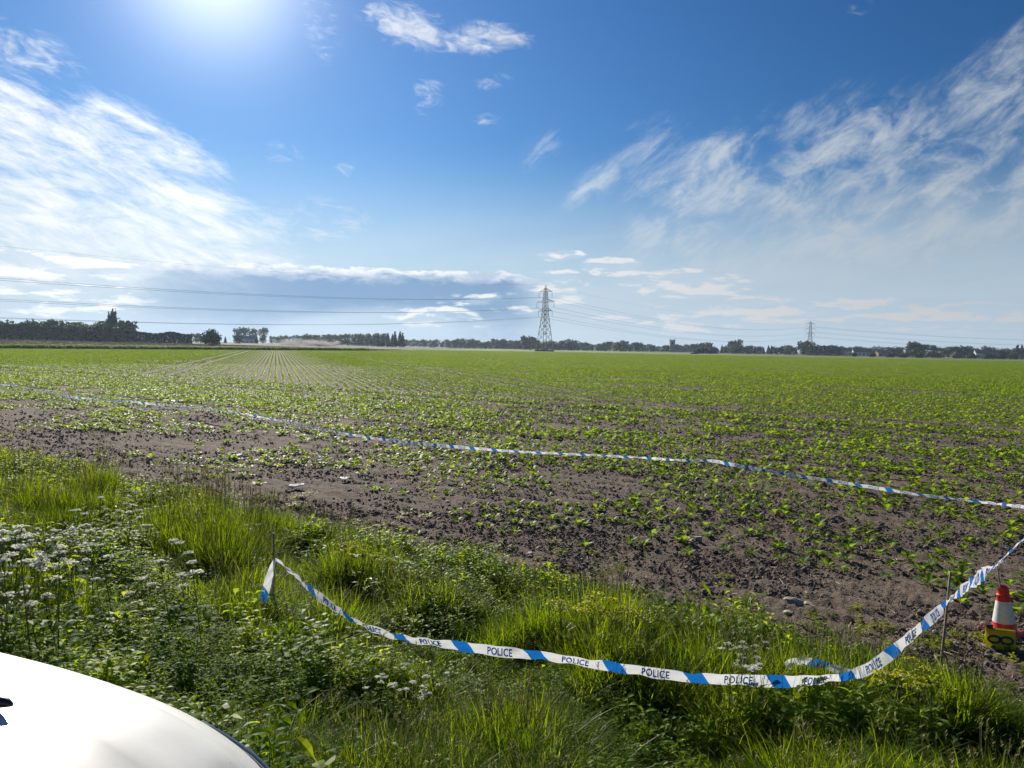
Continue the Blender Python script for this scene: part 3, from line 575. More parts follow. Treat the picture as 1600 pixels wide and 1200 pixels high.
def build_flowers():
    kinds = [parsley_parts(i, .62, 2+i % 4, big=.034) for i in range(6)]
    def spots(n, x0, x1, y0, y1): return [(random.uniform(x0, x1), random.uniform(y0, y1)) for _ in range(n)]
    sets = [('white cow parsley in the dense patch at the far left of the verge', 'cow parsley in the dense patch on the left', spots(18, 5, 150, 830, 960), 5.6),
            ('white cow parsley scattered through the long grass behind the white car', 'cow parsley scattered behind the car', spots(11, 0, 400, 800, 1000)+spots(6, 20, 250, 740, 830), 6.6),
            ('white cow parsley low under the hanging police tape', 'cow parsley below the tape', spots(8, 600, 730, 1040, 1085)+spots(2, 440, 520, 930, 985), 4.6),
            ('pale seeding cow parsley at the crumbling edge of the soil', 'seeding cow parsley at the soil edge', spots(9, 1130, 1215, 1000, 1050), 5.6)]
    for lab, grp, pts, d in sets:
        for px, py in pts:
            # the head stands in the sky of its own stem: walk out along the sight line to where it meets flower height
            r_ = ray(px, py); hh = random.uniform(.75, 1.1)*(.32 if d < 5 else (.4 if d < 5.65 and px > 900 else .6))
            for dd in np.arange(d-1.8, 18, .04):
                X, Y, Z = r_.x/r_.y*dd, dd, CAMH+r_.z/r_.y*dd
                if Z < float(terrain(X, Y))+hh: break
            place_plant(random.choice(kinds), X, Y, hh/.62, 'cow_parsley', lab, grp)
    lk = [parsley_parts(30+i, .50, 7, True, .055) for i in range(3)]
    for lab, pts in (('tall yellow-green umbel plant at the edge of the grass right of the left stake', [(545, 858), (570, 872), (592, 868)]),
                     ('yellow-green umbel plant on the verge edge below the ploughed soil', [(655, 890), (880, 945), (930, 950), (980, 955), (1010, 962)]),
                     ('yellow-green umbel plant growing in front of the right-hand stake', [(1405, 1062), (1440, 1055), (1460, 1068)])):
        for px, py in pts:
            r_ = ray(px, py)
            for dd in np.arange(3.2, 18, .04):
                X, Y, Z = r_.x/r_.y*dd, dd, CAMH+r_.z/r_.y*dd
                if Z < float(terrain(X, Y))+.48: break
            place_plant(random.choice(lk), X, Y, random.uniform(.85, 1.1), 'umbel_plant', lab, 'yellow-green umbel plants on the verge: '+lab[-24:])
build_flowers()

# ------------------------------------------------------------------ tape
def tape_material():
    m_ = bpy.data.materials.new('barrier_tape'); m_.use_nodes = True; t = NT(m_.node_tree)
    uv = t.new('ShaderNodeUVMap', uv_map='UVMap').outputs[0]; u, v, _ = t.sep(uv)
    f = t.m('FRACT', t.m('ADD', t.m('DIVIDE', u, .5), t.m('MULTIPLY', v, .10)))
    blue = t.m('LESS_THAN', f, .23); n = t.noise(uv, 30, 4, .6)
    col = t.mix(blue, t.mix(n, (.72, .74, .78), (.82, .83, .85)), t.mix(n, (.008, .12, .50), (.012, .20, .62)))
    b = t.new('ShaderNodeBsdfPrincipled'); t.put(b.inputs['Base Color'], col); b.inputs['Roughness'].default_value = .28
    tl = t.new('ShaderNodeBsdfTranslucent'); t.put(tl.inputs[0], col); mx_ = t.new('ShaderNodeMixShader'); mx_.inputs[0].default_value = .4
    bm_ = t.new('ShaderNodeBump'); bm_.inputs['Strength'].default_value = .35; bm_.inputs['Distance'].default_value = .004
    t.put(bm_.inputs['Height'], t.noise(t.xyz(t.m('MULTIPLY', u, 14), t.m('MULTIPLY', v, 1.5)), 1.5, 3, .6, .5)); t.put(b.inputs['Normal'], bm_.outputs[0])
    t.put(mx_.inputs[1], b.outputs[0]); t.put(mx_.inputs[2], tl.outputs[0]); out = t.new('ShaderNodeOutputMaterial'); t.put(out.inputs[0], mx_.outputs[0]); return m_
M['tape'] = tape_material()
def printmat():
    m_ = mat('tape_print', (.02, .20, .62), .4); t_ = m_.node_tree; b = t_.nodes['Principled BSDF']; o_ = [n for n in t_.nodes if n.type == 'OUTPUT_MATERIAL'][0]
    tl = t_.nodes.new('ShaderNodeBsdfTranslucent'); tl.inputs[0].default_value = (.02, .20, .62, 1); mx_ = t_.nodes.new('ShaderNodeMixShader'); mx_.inputs[0].default_value = .5
    t_.links.new(b.outputs[0], mx_.inputs[1]); t_.links.new(tl.outputs[0], mx_.inputs[2]); t_.links.new(mx_.outputs[0], o_.inputs[0]); return m_
M['print'] = printmat()
def catmull(ks, step=.02):
    """ks: rows of (x,y,z,roll,width); sampled about every step metres"""
    K = np.array(ks, float); K = np.vstack([2*K[0]-K[1], K, 2*K[-1]-K[-2]]); out = []
    for i in range(1, len(K)-2):
        n = max(2, int(np.linalg.norm(K[i+1, :3]-K[i, :3])/step)); t_ = np.linspace(0, 1, n, endpoint=False)[:, None]
        out.append(.5*((2*K[i])+(-K[i-1]+K[i+1])*t_+(2*K[i-1]-5*K[i]+4*K[i+1]-K[i+2])*t_**2+(-K[i-1]+3*K[i]-3*K[i+1]+K[i+2])*t_**3))
    return np.vstack(out+[K[-2][None]])
_glyphs = {}
def glyph_tris(text):
    if text in _glyphs: return _glyphs[text]
    c = bpy.data.curves.new('t', 'FONT'); c.body = text; c.size = .062; c.align_x = 'CENTER'; c.offset = .0010; c.space_character = 1.08; c.resolution_u = 3
    o = bpy.data.objects.new('t', c); COL.objects.link(o); dg = bpy.context.evaluated_depsgraph_get(); me = bpy.data.meshes.new_from_object(o.evaluated_get(dg))
    bm_ = bmesh.new(); bm_.from_mesh(me); bmesh.ops.triangulate(bm_, faces=bm_.faces)
    V = [v.co.copy() for v in bm_.verts]; F = [[v.index for v in f.verts] for f in bm_.faces]; bm_.free(); bpy.data.objects.remove(o); bpy.data.curves.remove(c)
    _glyphs[text] = (V, F); return V, F
def tape(name, ks, label, step=.02, u0=0., text=True, W=.075, tail=None, letters_flip=0, group=None):
    S = catmull(ks, step); Pp = S[:, :3]; n = len(S); T = np.gradient(Pp, axis=0); T /= np.linalg.norm(T, axis=1)[:, None]
    L = np.concatenate([[0], np.cumsum(np.linalg.norm(np.diff(Pp, axis=0), axis=1))])
    up = np.array([0, 0, 1.]); Wd = up-T*(T @ up)[:, None]; Wd /= np.linalg.norm(Wd, axis=1)[:, None]; Bn = np.cross(T, Wd)
    wob = .16*np.sin(L*7.3+1)+.10*np.sin(L*19)+.06*np.sin(L*41)
    a = np.radians(S[:, 3])+wob; Wv = Wd*np.cos(a)[:, None]+Bn*np.sin(a)[:, None]; Nv = np.cross(T, Wv)
    m_ = 5; cr = np.linspace(-.5, .5, m_)
    def at(l, v, off=0.):
        i = min(max(np.searchsorted(L, l)-1, 0), n-2); f = (l-L[i])/max(L[i+1]-L[i], 1e-6)
        p = Pp[i]*(1-f)+Pp[i+1]*f; w = Wv[i]*(1-f)+Wv[i+1]*f; nn = Nv[i]*(1-f)+Nv[i+1]*f; wd = (S[i, 4]*(1-f)+S[i+1, 4]*f)*W
        fold = .35*math.sin(l*31)*math.cos(v*2*PI)*.05*(1.2-S[i, 4]) if 1 else 0
        return p+w*v*wd+nn*(fold+off)
    V = []; UV = []
    for i in range(n):
        for c in cr: V.append(at(L[i], c)); UV.append((L[i]+u0, c))
    F = [(i*m_+k, (i+1)*m_+k, (i+1)*m_+k+1, i*m_+k+1) for i in range(n-1) for k in range(m_-1)]
    me = bpy.data.meshes.new(name); me.from_pydata([tuple(v) for v in V], [], F); me.materials.append(M['tape']); uvl = me.uv_layers.new(name='UVMap')
    lv = np.empty(len(me.loops), np.int32); me.loops.foreach_get('vertex_index', lv); uvl.data.foreach_set('uv', np.array(UV, np.float32)[lv].ravel())
    me.polygons.foreach_set('use_smooth', [True]*len(me.polygons)); o = link(name, me, label=label, cat='tape', group=group)
    if text:
        gv, gf = glyph_tris('POLICE'); k = math.ceil(u0/.5)
        while True:
            lc = (k+.62)*.5-u0; k += 1
            if lc > L[-1]-.2: break
            if lc < .2: continue
            mb = MB()
            for side in (-1, 1): mb.add([at(lc+g.x*.80, (g.y-.022)*1.18/.075, side*.0022) for g in gv], gf)
            mb.build('printed_word', M['print'], o)
    return o
def Kp(px, py, d, roll=0, w=1.): v = P(px, py, d); return (v.x, v.y, v.z, roll, w)
near_tape = [Kp(430, 873, 6.0, 40, .35), Kp(455, 894, 5.95, 35, .55), Kp(486, 922, 5.8, 18, .95), Kp(520, 947, 5.6, 10, 1.), Kp(556, 971, 5.4, 25, .9), Kp(600, 989, 5.25, 30, .85), Kp(640, 999, 5.15, 32, .8), Kp(700, 1007, 5., 12, .95), Kp(780, 1018, 4.9, 8, .95), Kp(850, 1025, 4.8, 18, .9),
             Kp(930, 1038, 4.75, 14, .95), Kp(1000, 1048, 4.7, 22, .95), Kp(1080, 1059, 4.62, 10, 1.), Kp(1150, 1062, 4.6, 8, 1.), Kp(1230, 1065, 4.6, 4, 1.), Kp(1300, 1060, 4.7, 16, .9), Kp(1350, 1048, 4.8, -12, 1.), Kp(1385, 1026, 4.95, -20, 1.05), Kp(1430, 988, 5.2, -10, 1.1), Kp(1465, 957, 5.55, -22, 1.), Kp(1483, 938, 5.8, 10, .7),
             Kp(1510, 917, 6.3, 8, 1.5), Kp(1538, 896, 6.9, 6, 1.7), Kp(1556, 884, 7.3, 40, .7), Kp(1580, 860, 7.5, 30, .9), Kp(1610, 833, 7.8, 30, .9), Kp(1660, 790, 8.6, 20, .9), Kp(1700, 745, 9.4, 20, .8)]
tape('police_tape', near_tape, 'blue and white police tape sagging between the two thin stakes over the grass verge', .015, .12)
tape('police_tape', [Kp(429, 875, 5.99, 30, .3), Kp(425, 889, 5.97, 50, .6), Kp(420, 904, 5.94, 25, .75), Kp(416, 920, 5.92, 45, .8), Kp(411, 937, 5.9, 20, .7), Kp(409, 950, 5.9, 30, .5)], 'loose tail of police tape hanging down from the left stake', .01, .27, False)
tape('police_tape', [Kp(1342, 1056, 4.93, 20, .7), Kp(1318, 1049, 5.0, 25, .7), Kp(1292, 1040, 5.06, 30, .7), Kp(1265, 1034, 5.1, 20, .7), Kp(1240, 1034, 5.1, 40, .6), Kp(1229, 1041, 5.08, 60, .6), Kp(1238, 1046, 5.04, 70, .5)], 'curled loose end of police tape lying on the verge grass', .01, .3, False)
far_pts = [(-60, 597), (0, 601), (30, 603), (62, 610), (105, 619), (150, 624), (200, 627), (245, 632), (300, 636), (370, 645), (440, 658), (520, 674), (600, 687), (700, 697), (800, 705), (900, 710), (1000, 715), (1060, 719), (1110, 720), (1150, 727), (1230, 741), (1330, 756), (1430, 772), (1530, 784), (1600, 792), (1680, 800)]
fk = []
for i, (px, py) in enumerate(far_pts):
    zz = .14+.10*math.sin(i*1.3)**2+(.18 if i < 10 else 0); g = G(px, py, zz); fk.append((g.x, g.y, g.z, 18+28*math.sin(i*.9), .8+.15*math.sin(i*2.1)))
tape('police_tape', fk, 'long blue and white police tape stretched low across the beet field beyond the verge', .05, 0., True)
def stake(px, ytop, d, r_, label, lean=(0, 0), zb=None):
    t_ = P(px, ytop, d); x, y = t_.x-lean[0], t_.y-lean[1]; zb = float(terrain(x, y)) if zb is None else zb; mb = MB(); n = 7
    mb.tube([(x+(t_.x-x)*i/(n-1)+random.gauss(0, .002), y+(t_.y-y)*i/(n-1), zb-.1+(t_.z-zb+.1)*i/(n-1)) for i in range(n)], [r_*(1.15-.3*i/(n-1)) for i in range(n)], 7)
    mb.build('stake', M['wood'], smooth=True, label=label, cat='stake')
stake(428, 833, 6.02, .0095, 'thin dark stake in tall grass holding the left end of the police tape')
stake(1485, 893, 5.83, .0095, 'thin wooden stake in the soil at right with tape wrapped around it', (.05, 0))
stake(1557, 880, 7.35, .0075, 'thin leaning stake behind the traffic cone with tape tied to it', (-.06, .1))
stake(1701, 735, 9.4, .008, 'thin stake in the field where the tape turns back')
def twig(pts, label, r_=.004):
    mb = MB(); mb.tube([P(*p) for p in pts], [r_*(1-.12*i) for i in range(len(pts))], 5); mb.build('dry_stalk', M['wood'], label=label, cat='stalk')
twig([(1475, 998, 5.75), (1460, 990, 5.7), (1440, 981, 5.65)], 'short pale dry stalk bridging the tape and the right stake', .003)
g = G(950, 918); twig([(958, 936, 7.35), (966, 928, 7.5), (951, 917, 7.75)], 'pale twig lying on the soil beside the grass edge', .007)

# ------------------------------------------------------------------ cone and evidence marker
def build_cone():
    g = G(1569, 992); c = empty('traffic_cone', (g.x, g.y, .015), R(20), label='red traffic cone with a white reflective sleeve beside the yellow number marker', cat='traffic cone'); c.rotation_euler = (R(-2), R(-3.0), R(20)); c.scale = (.86, .86, .86)
    H = .50; rb, rt = .125, .042; rz = lambda z: rb+(rt-rb)*(z/H)
    mb = MB(); mb.lathe([(rz(.03)+.012, .03), (rz(.05), .05), (rz(.125), .125)], 32); mb.build('cone_foot', M['red'], c, True)
    mb = MB(); mb.lathe([(rz(.125)+.002, .126), (rz(.345)+.002, .346)], 32); mb.build('reflective_sleeve', M['cwhite'], c, True)
    mb = MB(); mb.lathe([(rz(.345), .347), (rz(.40), .40), (rz(.40)+.006, .403), (rz(.41)+.006, .412), (rz(.42)-.003, .418), (rz(.42), .43), (rz(.47)+.003, .465), (rz(.47)+.003, .475), (.040, .49), (.030, .50), (.024, .498), (.022, .44)], 32); mb.build('cone_top', M['red'], c, True)
    bm_ = bmesh.new(); bmesh.ops.create_cube(bm_, size=1)
    for v in bm_.verts: v.co.x *= .30*(1 if v.co.z < 0 else .93); v.co.y *= .30*(1 if v.co.z < 0 else .93); v.co.z = (v.co.z+.5)*.03
    bmesh.ops.bevel(bm_, geom=[e for e in bm_.edges if abs(e.verts[0].co.z-e.verts[1].co.z) > .01], offset=.04, segments=4, affect='EDGES')
    me = bpy.data.meshes.new('cone_base'); bm_.to_mesh(me); bm_.free(); me.materials.append(M['red']); link('cone_base', me, c)
build_cone()
def build_marker():
    a = G(1540, 1015); b = G(1587, 1021); d = (b-a); w = d.length*1.0; rz = math.atan2(d.y, d.x); mid = (a+b)/2
    o = empty('evidence_marker', (mid.x, mid.y, .012), rz, label='yellow evidence marker lying on its side with a black figure 8', cat='evidence marker'); h = .175; dp = .10
    # folded tent lying on its side: front face leans back, second face behind
    f = MB(); tilt = Matrix.Rotation(R(-14), 3, 'X'); f.box(tilt @ Vector((0, 0, h/2)), (w, .004, h), tilt); f.build('front_panel', M['yellow'], o)
    f = MB(); t2 = Matrix.Rotation(R(22), 3, 'X'); f.box(Vector((0, dp, 0))+t2 @ Vector((0, 0, h/2-.002)), (w*.98, .004, h), t2); f.build('rear_panel', M['yellow'], o)
    f = MB(); f.box((-w*.36, .052, h+.004), (.05, .03, .03)); f.build('clip', M['black'], o)
    # figure 8 turned sideways, thick stroke
    f = MB(); n = 28; f_pts = []
    for sx in (-1, 1):
        vs_ = []; 
        for i in range(n):
            a_ = 2*PI*i/n
            for rx, ry in ((.054, .036), (.034, .018)): vs_.append(tilt @ Vector((sx*.046+math.cos(a_)*rx, -.0045, h*.47+math.sin(a_)*ry)))
        f.add(vs_, [(2*i, 2*i+1, 2*((i+1) % n)+1, 2*((i+1) % n)) for i in range(n)])
    f.build('figure_eight', M['black'], o)
build_marker()

# ------------------------------------------------------------------ stones and scraps on the soil
STN = [lump_mesh(100+i, M['stone'], 'stone', 1, .6) for i in range(4)]
for i, (px, py, s_, lab) in enumerate([(1240, 945, .09, 'pale lump of stone lying right of the verge tip'), (1262, 947, .06, 'smaller pale stone beside the pale lump right of the verge tip'), (1232, 962, .06, 'pale flat stone in front of the larger pale lump'),
        (1370, 878, .035, 'small pale stone among the beet plants above the right stake'), (842, 858, .035, 'small grey stone on the open soil left of centre'), (830, 868, .05, 'dark clod-like stone on the open soil left of centre'), (700, 787, .05, 'flat white stone on soil beyond the lime plants')]):
    g = G(px, py); o = link('stone', STN[i % 4], label=lab, cat='stone'); o.location = (g.x, g.y, .015+s_*.15); o.scale = (s_*1.2, s_, s_*.8); o.rotation_euler = (.2, .1, i)
def scrap(px, py, w, d, label, seed):
    rnd = random.Random(seed); g = G(px, py, .04); n = 5; vs_ = [(g.x+(i/(n-1)-.5)*w+rnd.gauss(0, .01), g.y+(j/(n-1)-.5)*d+rnd.gauss(0, .01), .07+rnd.uniform(-.02, .035)) for j in range(n) for i in range(n)]
    mb = MB(); mb.add(vs_, [(j*n+i, j*n+i+1, (j+1)*n+i+1, (j+1)*n+i) for j in range(n-1) for i in range(n-1)]); o = mb.build('paper_scrap', M['paper'], smooth=True, label=label, cat='litter'); sol = o.modifiers.new('s', 'SOLIDIFY'); sol.thickness = .003
scrap(537, 750, .15, .15, 'crumpled white scrap on the soil left of centre', 1); scrap(372, 714, .24, .18, 'white scrap on the soil at left under the far tape', 2); scrap(462, 762, .22, .2, 'pale leafy scrap beside the crumpled white scrap', 3)
scrap(238, 610, .8, .6, 'pale scrap in the crop beyond the far tape, smaller and farther', 4); scrap(268, 627, .8, .5, 'pale scrap close beyond the far tape on the left', 5)
mb = MB(); g = G(1090, 848); mb.box((g.x, g.y, .045), (.10, .05, .075), Matrix.Rotation(.3, 3, 'Z')); mb.box((g.x-.075, g.y-.03, .03), (.05, .03, .045), Matrix.Rotation(.8, 3, 'Y')); mb.build('broken_block', M['stone'], label='small broken pale block standing among beet plants in mid field', cat='block')
def red_weed():
    for i, (px, py) in enumerate([(1128, 984), (1142, 978), (1215, 1005)]):
        g = G(px, py); mb = MB(); rnd = random.Random(i)
        for k in range(9): leaf_geo(mb, (g.x+rnd.gauss(0, .04), g.y+rnd.gauss(0, .04), .02), rnd.uniform(0, 6.3), rnd.uniform(.2, .9), .09, .04, .8, 0, 2)
        mb.build('red_weed', M['redleaf'], label=['dark red leafy weed on the crumbling soil edge', 'second dark red weed, just right of and behind the first', 'dark red weed by the pale flowers at the soil edge'][i], cat='plant')
red_weed()

# ------------------------------------------------------------------ trees
def crown_mesh(seed, lobes, n, leaf, m_, top=1.):
    """leaf clumps spread through a set of lobes; unit tree height 1"""
    rg = np.random.default_rng(seed); C = np.array([l[:3] for l in lobes]); Rr = np.array([l[3:6] for l in lobes]); vol = Rr.prod(1)**.66; pk = rg.choice(len(lobes), n, p=vol/vol.sum())
    d = rg.normal(size=(n, 3)); d /= np.linalg.norm(d, axis=1)[:, None]; r_ = rg.uniform(.0, 1, n)**.30*(1+.10*rg.normal(size=n)); c = C[pk]+d*Rr[pk]*r_[:, None]
    nrm = d+rg.normal(0, .6, (n, 3)); nrm /= np.linalg.norm(nrm, axis=1)[:, None]; a = np.cross(nrm, rg.normal(size=(n, 3))); a /= np.linalg.norm(a, axis=1)[:, None]; b = np.cross(nrm, a); s_ = leaf*rg.uniform(.5, 1.4, n)[:, None]
    V = np.stack([c-a*s_, c+b*s_*.7, c+a*s_, c-b*s_*.7], 1).reshape(-1, 3); F = np.arange(4*n).reshape(-1, 4); return npmesh('crown', V, F, m_, False)
def lobes_round(seed, w, base=.18):
    rnd = random.Random(seed); L = [(0, 0, .58, w*.36, w*.36, .34), (0, 0, .22, w*.36, w*.36, .22)]
    for k in range(9):
        a = rnd.uniform(0, 6.28); r_ = rnd.uniform(.15, .32)*w; z = rnd.uniform(base+.15, .86); s_ = rnd.uniform(.12, .22); L.append((math.cos(a)*r_, math.sin(a)*r_, min(z, 1-s_*.9), s_*w*1.15, s_*w*1.15, s_))
    return L
def lobes_poplar(seed, w):
    rnd = random.Random(seed); return [(rnd.gauss(0, .02), rnd.gauss(0, .02), z, w*.5*s_, w*.5*s_, .16) for z, s_ in ((.22, .8), (.38, 1.), (.55, .95), (.7, .75), (.84, .45), (.93, .2))]
def lobes_cone(w): return [(0, 0, .12+.8*i/9, w*.5*(1-i/9.5), w*.5*(1-i/9.5), .07) for i in range(9)]
TK = {}
for i in range(5): TK['round', i] = crown_mesh(200+i, lobes_round(i, .95+.12*i, .02), 900, .062, M['tree'])
for i in range(3): TK['pale', i] = crown_mesh(220+i, lobes_round(20+i, 1.0, .05), 620, .058, M['treepale'])
for i in range(2): TK['tall', i] = crown_mesh(230+i, lobes_poplar(i, .28), 500, .045, M['tree'])
for i in range(2): TK['conifer', i] = crown_mesh(240+i, lobes_cone(.42), 600, .05, M['conifer'])
for i in range(2): TK['bush', i] = crown_mesh(250+i, [(0, 0, .42, .62, .62, .46), (.3, .1, .35, .35, .35, .34), (-.38, -.1, .33, .34, .34, .33), (.05, 0, .7, .35, .35, .27)], 1300, .065, M['conifer'])
tm = MB(); tm.tube([(0, 0, -.03), (.005, 0, .15), (-.01, .005, .4), (0, 0, .75)], [.035, .026, .018, .006], 6)
for k in range(4): a = k*1.7; tm.bar((0, 0, .25+.08*k), (math.cos(a)*.2, math.sin(a)*.2, .45+.09*k), .012, 4, .004)
TRUNK = tm.mesh('trunk', M['bark'])
KN = {'round': 'broadleaf_tree', 'pale': 'broadleaf_tree', 'tall': 'poplar_tree', 'conifer': 'conifer_tree', 'bush': 'bush'}
def tree(kind, px, ytop, d, label, group=None, wid=1., pybase=None):
    b = P(px, 545, d); z = float(terrain(b.x, b.y)); top = P(px, ytop, d).z; h = max((top-z)*1.1+.9, 1.5); ks = [k for k in TK if k[0] == kind]; me = TK[random.choice(ks)]
    o = empty(KN[kind], (b.x, b.y, z-.02), random.uniform(0, 6.28), label=label, cat='bush' if kind == 'bush' else 'tree', group=group); o.scale = (h*wid, h*wid, h)
    link('crown', me, o); link('trunk', TRUNK, o); return o
def run(kind, x0, x1, y0, y1, d, sp, label, group, wid=1.05, jit=2.):
    """a row of trees between two bearings"""
    x = x0
    while x <= x1:
        f = (x-x0)/max(x1-x0, 1); k = kind if isinstance(kind, str) else random.choice(kind)
        tree(k, x, y0+(y1-y0)*f+random.uniform(-jit, jit), d*random.uniform(.95, 1.05), label, group, wid*random.uniform(.85, 1.25)); x += sp*random.uniform(.7, 1.3)
run(['round', 'round', 'pale'], -20, 205, 504, 510, 430, 11, 'bushy tree rising behind the dark shelter hedge at the left', 'trees behind the left hedge', 1.1, 4)
for px, yt in ((171, 496), (175.5, 492), (180, 494)): tree('tall', px, yt, 425, 'tall dark poplar in the tight trio above the left hedge', 'trio of poplars above the left hedge', .85)
tree('round', 190, 502, 425, 'rounded tree just right of the trio of poplars above the left hedge', None, 1.1)
tree('bush', 330, 518, 375, 'single round dark bush standing free right of the long hedge', None, .92)
for px, yt, w in ((352, 527, 1.), (371, 524, .8)): tree('conifer' if px < 360 else 'round', px, yt, 560, 'small dark tree right of the free standing round bush' if px < 360 else 'small tree in front of the pale hazy trees', None, w)
for px, yt in ((372, 516), (382, 514), (395, 516), (411, 515)): tree('pale', px, yt, 760, 'pale hazy tall tree beside the drifting smoke', 'pale trees beside the smoke', .8)
tree('conifer', 401, 525, 620, 'small dark conifer in front of the pale hazy trees', None, 1.)
run(['round', 'pale'], 306, 322, 523, 524, 560, 9, 'small tree showing just past the end of the long hedge', 'trees past the end of the hedge')
run(['round', 'pale'], 425, 470, 528, 527, 900, 8, 'low distant tree seen through the drifting smoke', 'low trees behind the smoke')
run(['round', 'round', 'pale'], 474, 598, 526, 525, 760, 7.5, 'distant tree between the smoke and the dark conifers', 'trees between smoke and conifers', 1.15)
for px, yt in ((591, 522), (598, 524), (606, 521), (613, 523), (617, 519), (625, 518), (629, 521)): tree('conifer', px, yt, 680, 'dark pointed conifer in the clump left of the nearer pylon', 'dark conifer clump', 1.0)
run(['round', 'pale'], 634, 700, 532, 534, 950, 6.5, 'low distant tree between the dark conifers and the far white house', 'low trees right of the conifers')
run('round', 700, 822, 533, 534, 850, 7, 'distant tree along the horizon left of the nearer pylon', 'trees left of the nearer pylon', 1.15, 2.5)
tree('round', 822, 527, 760, 'large round tree just left of the nearer pylon', None, 1.); tree('round', 829, 529, 765, 'second large round tree touching the left side of the nearer pylon', None, 1.)
run(['round', 'round', 'pale'], 838, 1000, 535, 539, 800, 7, 'distant tree on the horizon between the nearer pylon and the church tower', 'trees between the nearer pylon and the church', 1.2, 2.5)
tree('round', 892, 532, 780, 'taller round tree a short way right of the nearer pylon', None, 1.1); tree('round', 973, 534, 780, 'broad square-topped tree halfway to the church tower', None, 1.2)
run(['round', 'pale'], 1004, 1112, 541, 541, 850, 7, 'distant tree around the church tower', 'trees around the church', 1.25, 2)
for px, yt in ((1092, 538), (1105, 537)): tree('round', px, yt, 800, 'broad tree between the church tower and the leaning willow', 'broad trees left of the leaning willow', 1.4)
tree('round', 1151, 533, 700, 'tall leaning dark tree rising above the belt between church and farther pylon', None, .9); tree('round', 1145, 537, 700, 'paler tree tucked against the tall leaning dark tree', None, 1.)
run(['round', 'round', 'conifer'], 1128, 1222, 540, 543, 690, 6, 'tree in the long dark belt left of the farther pylon', 'tree belt left of the farther pylon', 1.2, 2)
run(['round', 'conifer'], 1226, 1250, 541, 541, 660, 6, 'small tree left of the tall pair by the farther pylon', 'small trees by the farther pylon', 1.1, 2)
for px, yt in ((1256, 535), (1262, 537)): tree('round', px, yt, 650, 'taller dark tree of the pair just left of the farther pylon', 'tall pair by the farther pylon', .9)
run(['round', 'round', 'conifer'], 1268, 1320, 541, 543, 640, 5.5, 'tree in the dark belt right of the farther pylon', 'tree belt right of the farther pylon', 1.2, 1.5)
run(['round', 'pale', 'round'], 1324, 1412, 545, 545, 680, 7.5, 'tree among the houses between the farther pylon and the large pale grove', 'trees among the houses left of the grove', 1.2, 2.5)
for px, yt in ((1418, 542), (1428, 537), (1436, 539), (1446, 541), (1457, 542)): tree('pale', px, yt, 560, 'large pale tree in the big grove near the right edge', 'big pale grove', 1.05)
run(['round', 'pale', 'round'], 1466, 1620, 544, 548, 600, 8, 'tree between the big grove and the right edge of the picture', 'trees right of the big grove', 1.15, 3)
for px in (1590, 1597): tree('tall', px, 543, 560, 'narrow upright tree close to the right edge', 'narrow trees at the right edge', 1.2)
run('bush', 1335, 1610, 552, 555, 520, 26, 'low rounded bush in front of the houses at the right', 'low bushes in front of the right-hand houses', 1.2, 1.5)
run('bush', 1090, 1130, 546, 546, 540, 14, 'low bush in front of the white bungalow', 'low bushes by the white bungalow', 1.2, 1.)
# long shelter hedge on the left
def hedge(x0, x1, h0, h1, d0, d1, name, label, seed, n=9000):
    a, b = P(x0, 540, d0), P(x1, 540, d1); rg = np.random.default_rng(seed); f = rg.random(n); L = math.hypot(b.x-a.x, b.y-a.y); dx, dy = (b.x-a.x)/L, (b.y-a.y)/L
    hh = (h0+(h1-h0)*f)*(.80+.34*fbm(f*L/7., f*0, 3, seed)); z = rg.random(n)**.8*hh; off = rg.uniform(-1, 1, n)*2.2*np.sqrt(np.clip(1-(z/hh)**3, .05, 1))
    X = a.x+dx*f*L-dy*off; Y = a.y+dy*f*L+dx*off; Z = terrain(X, Y)+z-.1; c = np.stack([X, Y, Z], 1); nr = rg.normal(size=(n, 3)); nr /= np.linalg.norm(nr, axis=1)[:, None]; u = np.cross(nr, rg.normal(size=(n, 3))); u /= np.linalg.norm(u, axis=1)[:, None]; v = np.cross(nr, u); s_ = rg.uniform(.3, .75, n)[:, None]
    V = np.stack([c-u*s_, c+v*s_*.7, c+u*s_, c-v*s_*.7], 1).reshape(-1, 3)
    o = link(name, npmesh(name, V, np.arange(4*n).reshape(-1, 4), M['conifer'], False), label=label, cat='hedge'); return o
hedge(-60, 300, 8.0, 5.6, 395, 430, 'hedge', 'long tall dark shelter hedge along the far side of the brown field at left', 3, 16000)
hedge(1318, 1420, 3.4, 3.2, 640, 640, 'hedge', 'low dark hedge in front of the houses right of the farther pylon', 5, 3000)
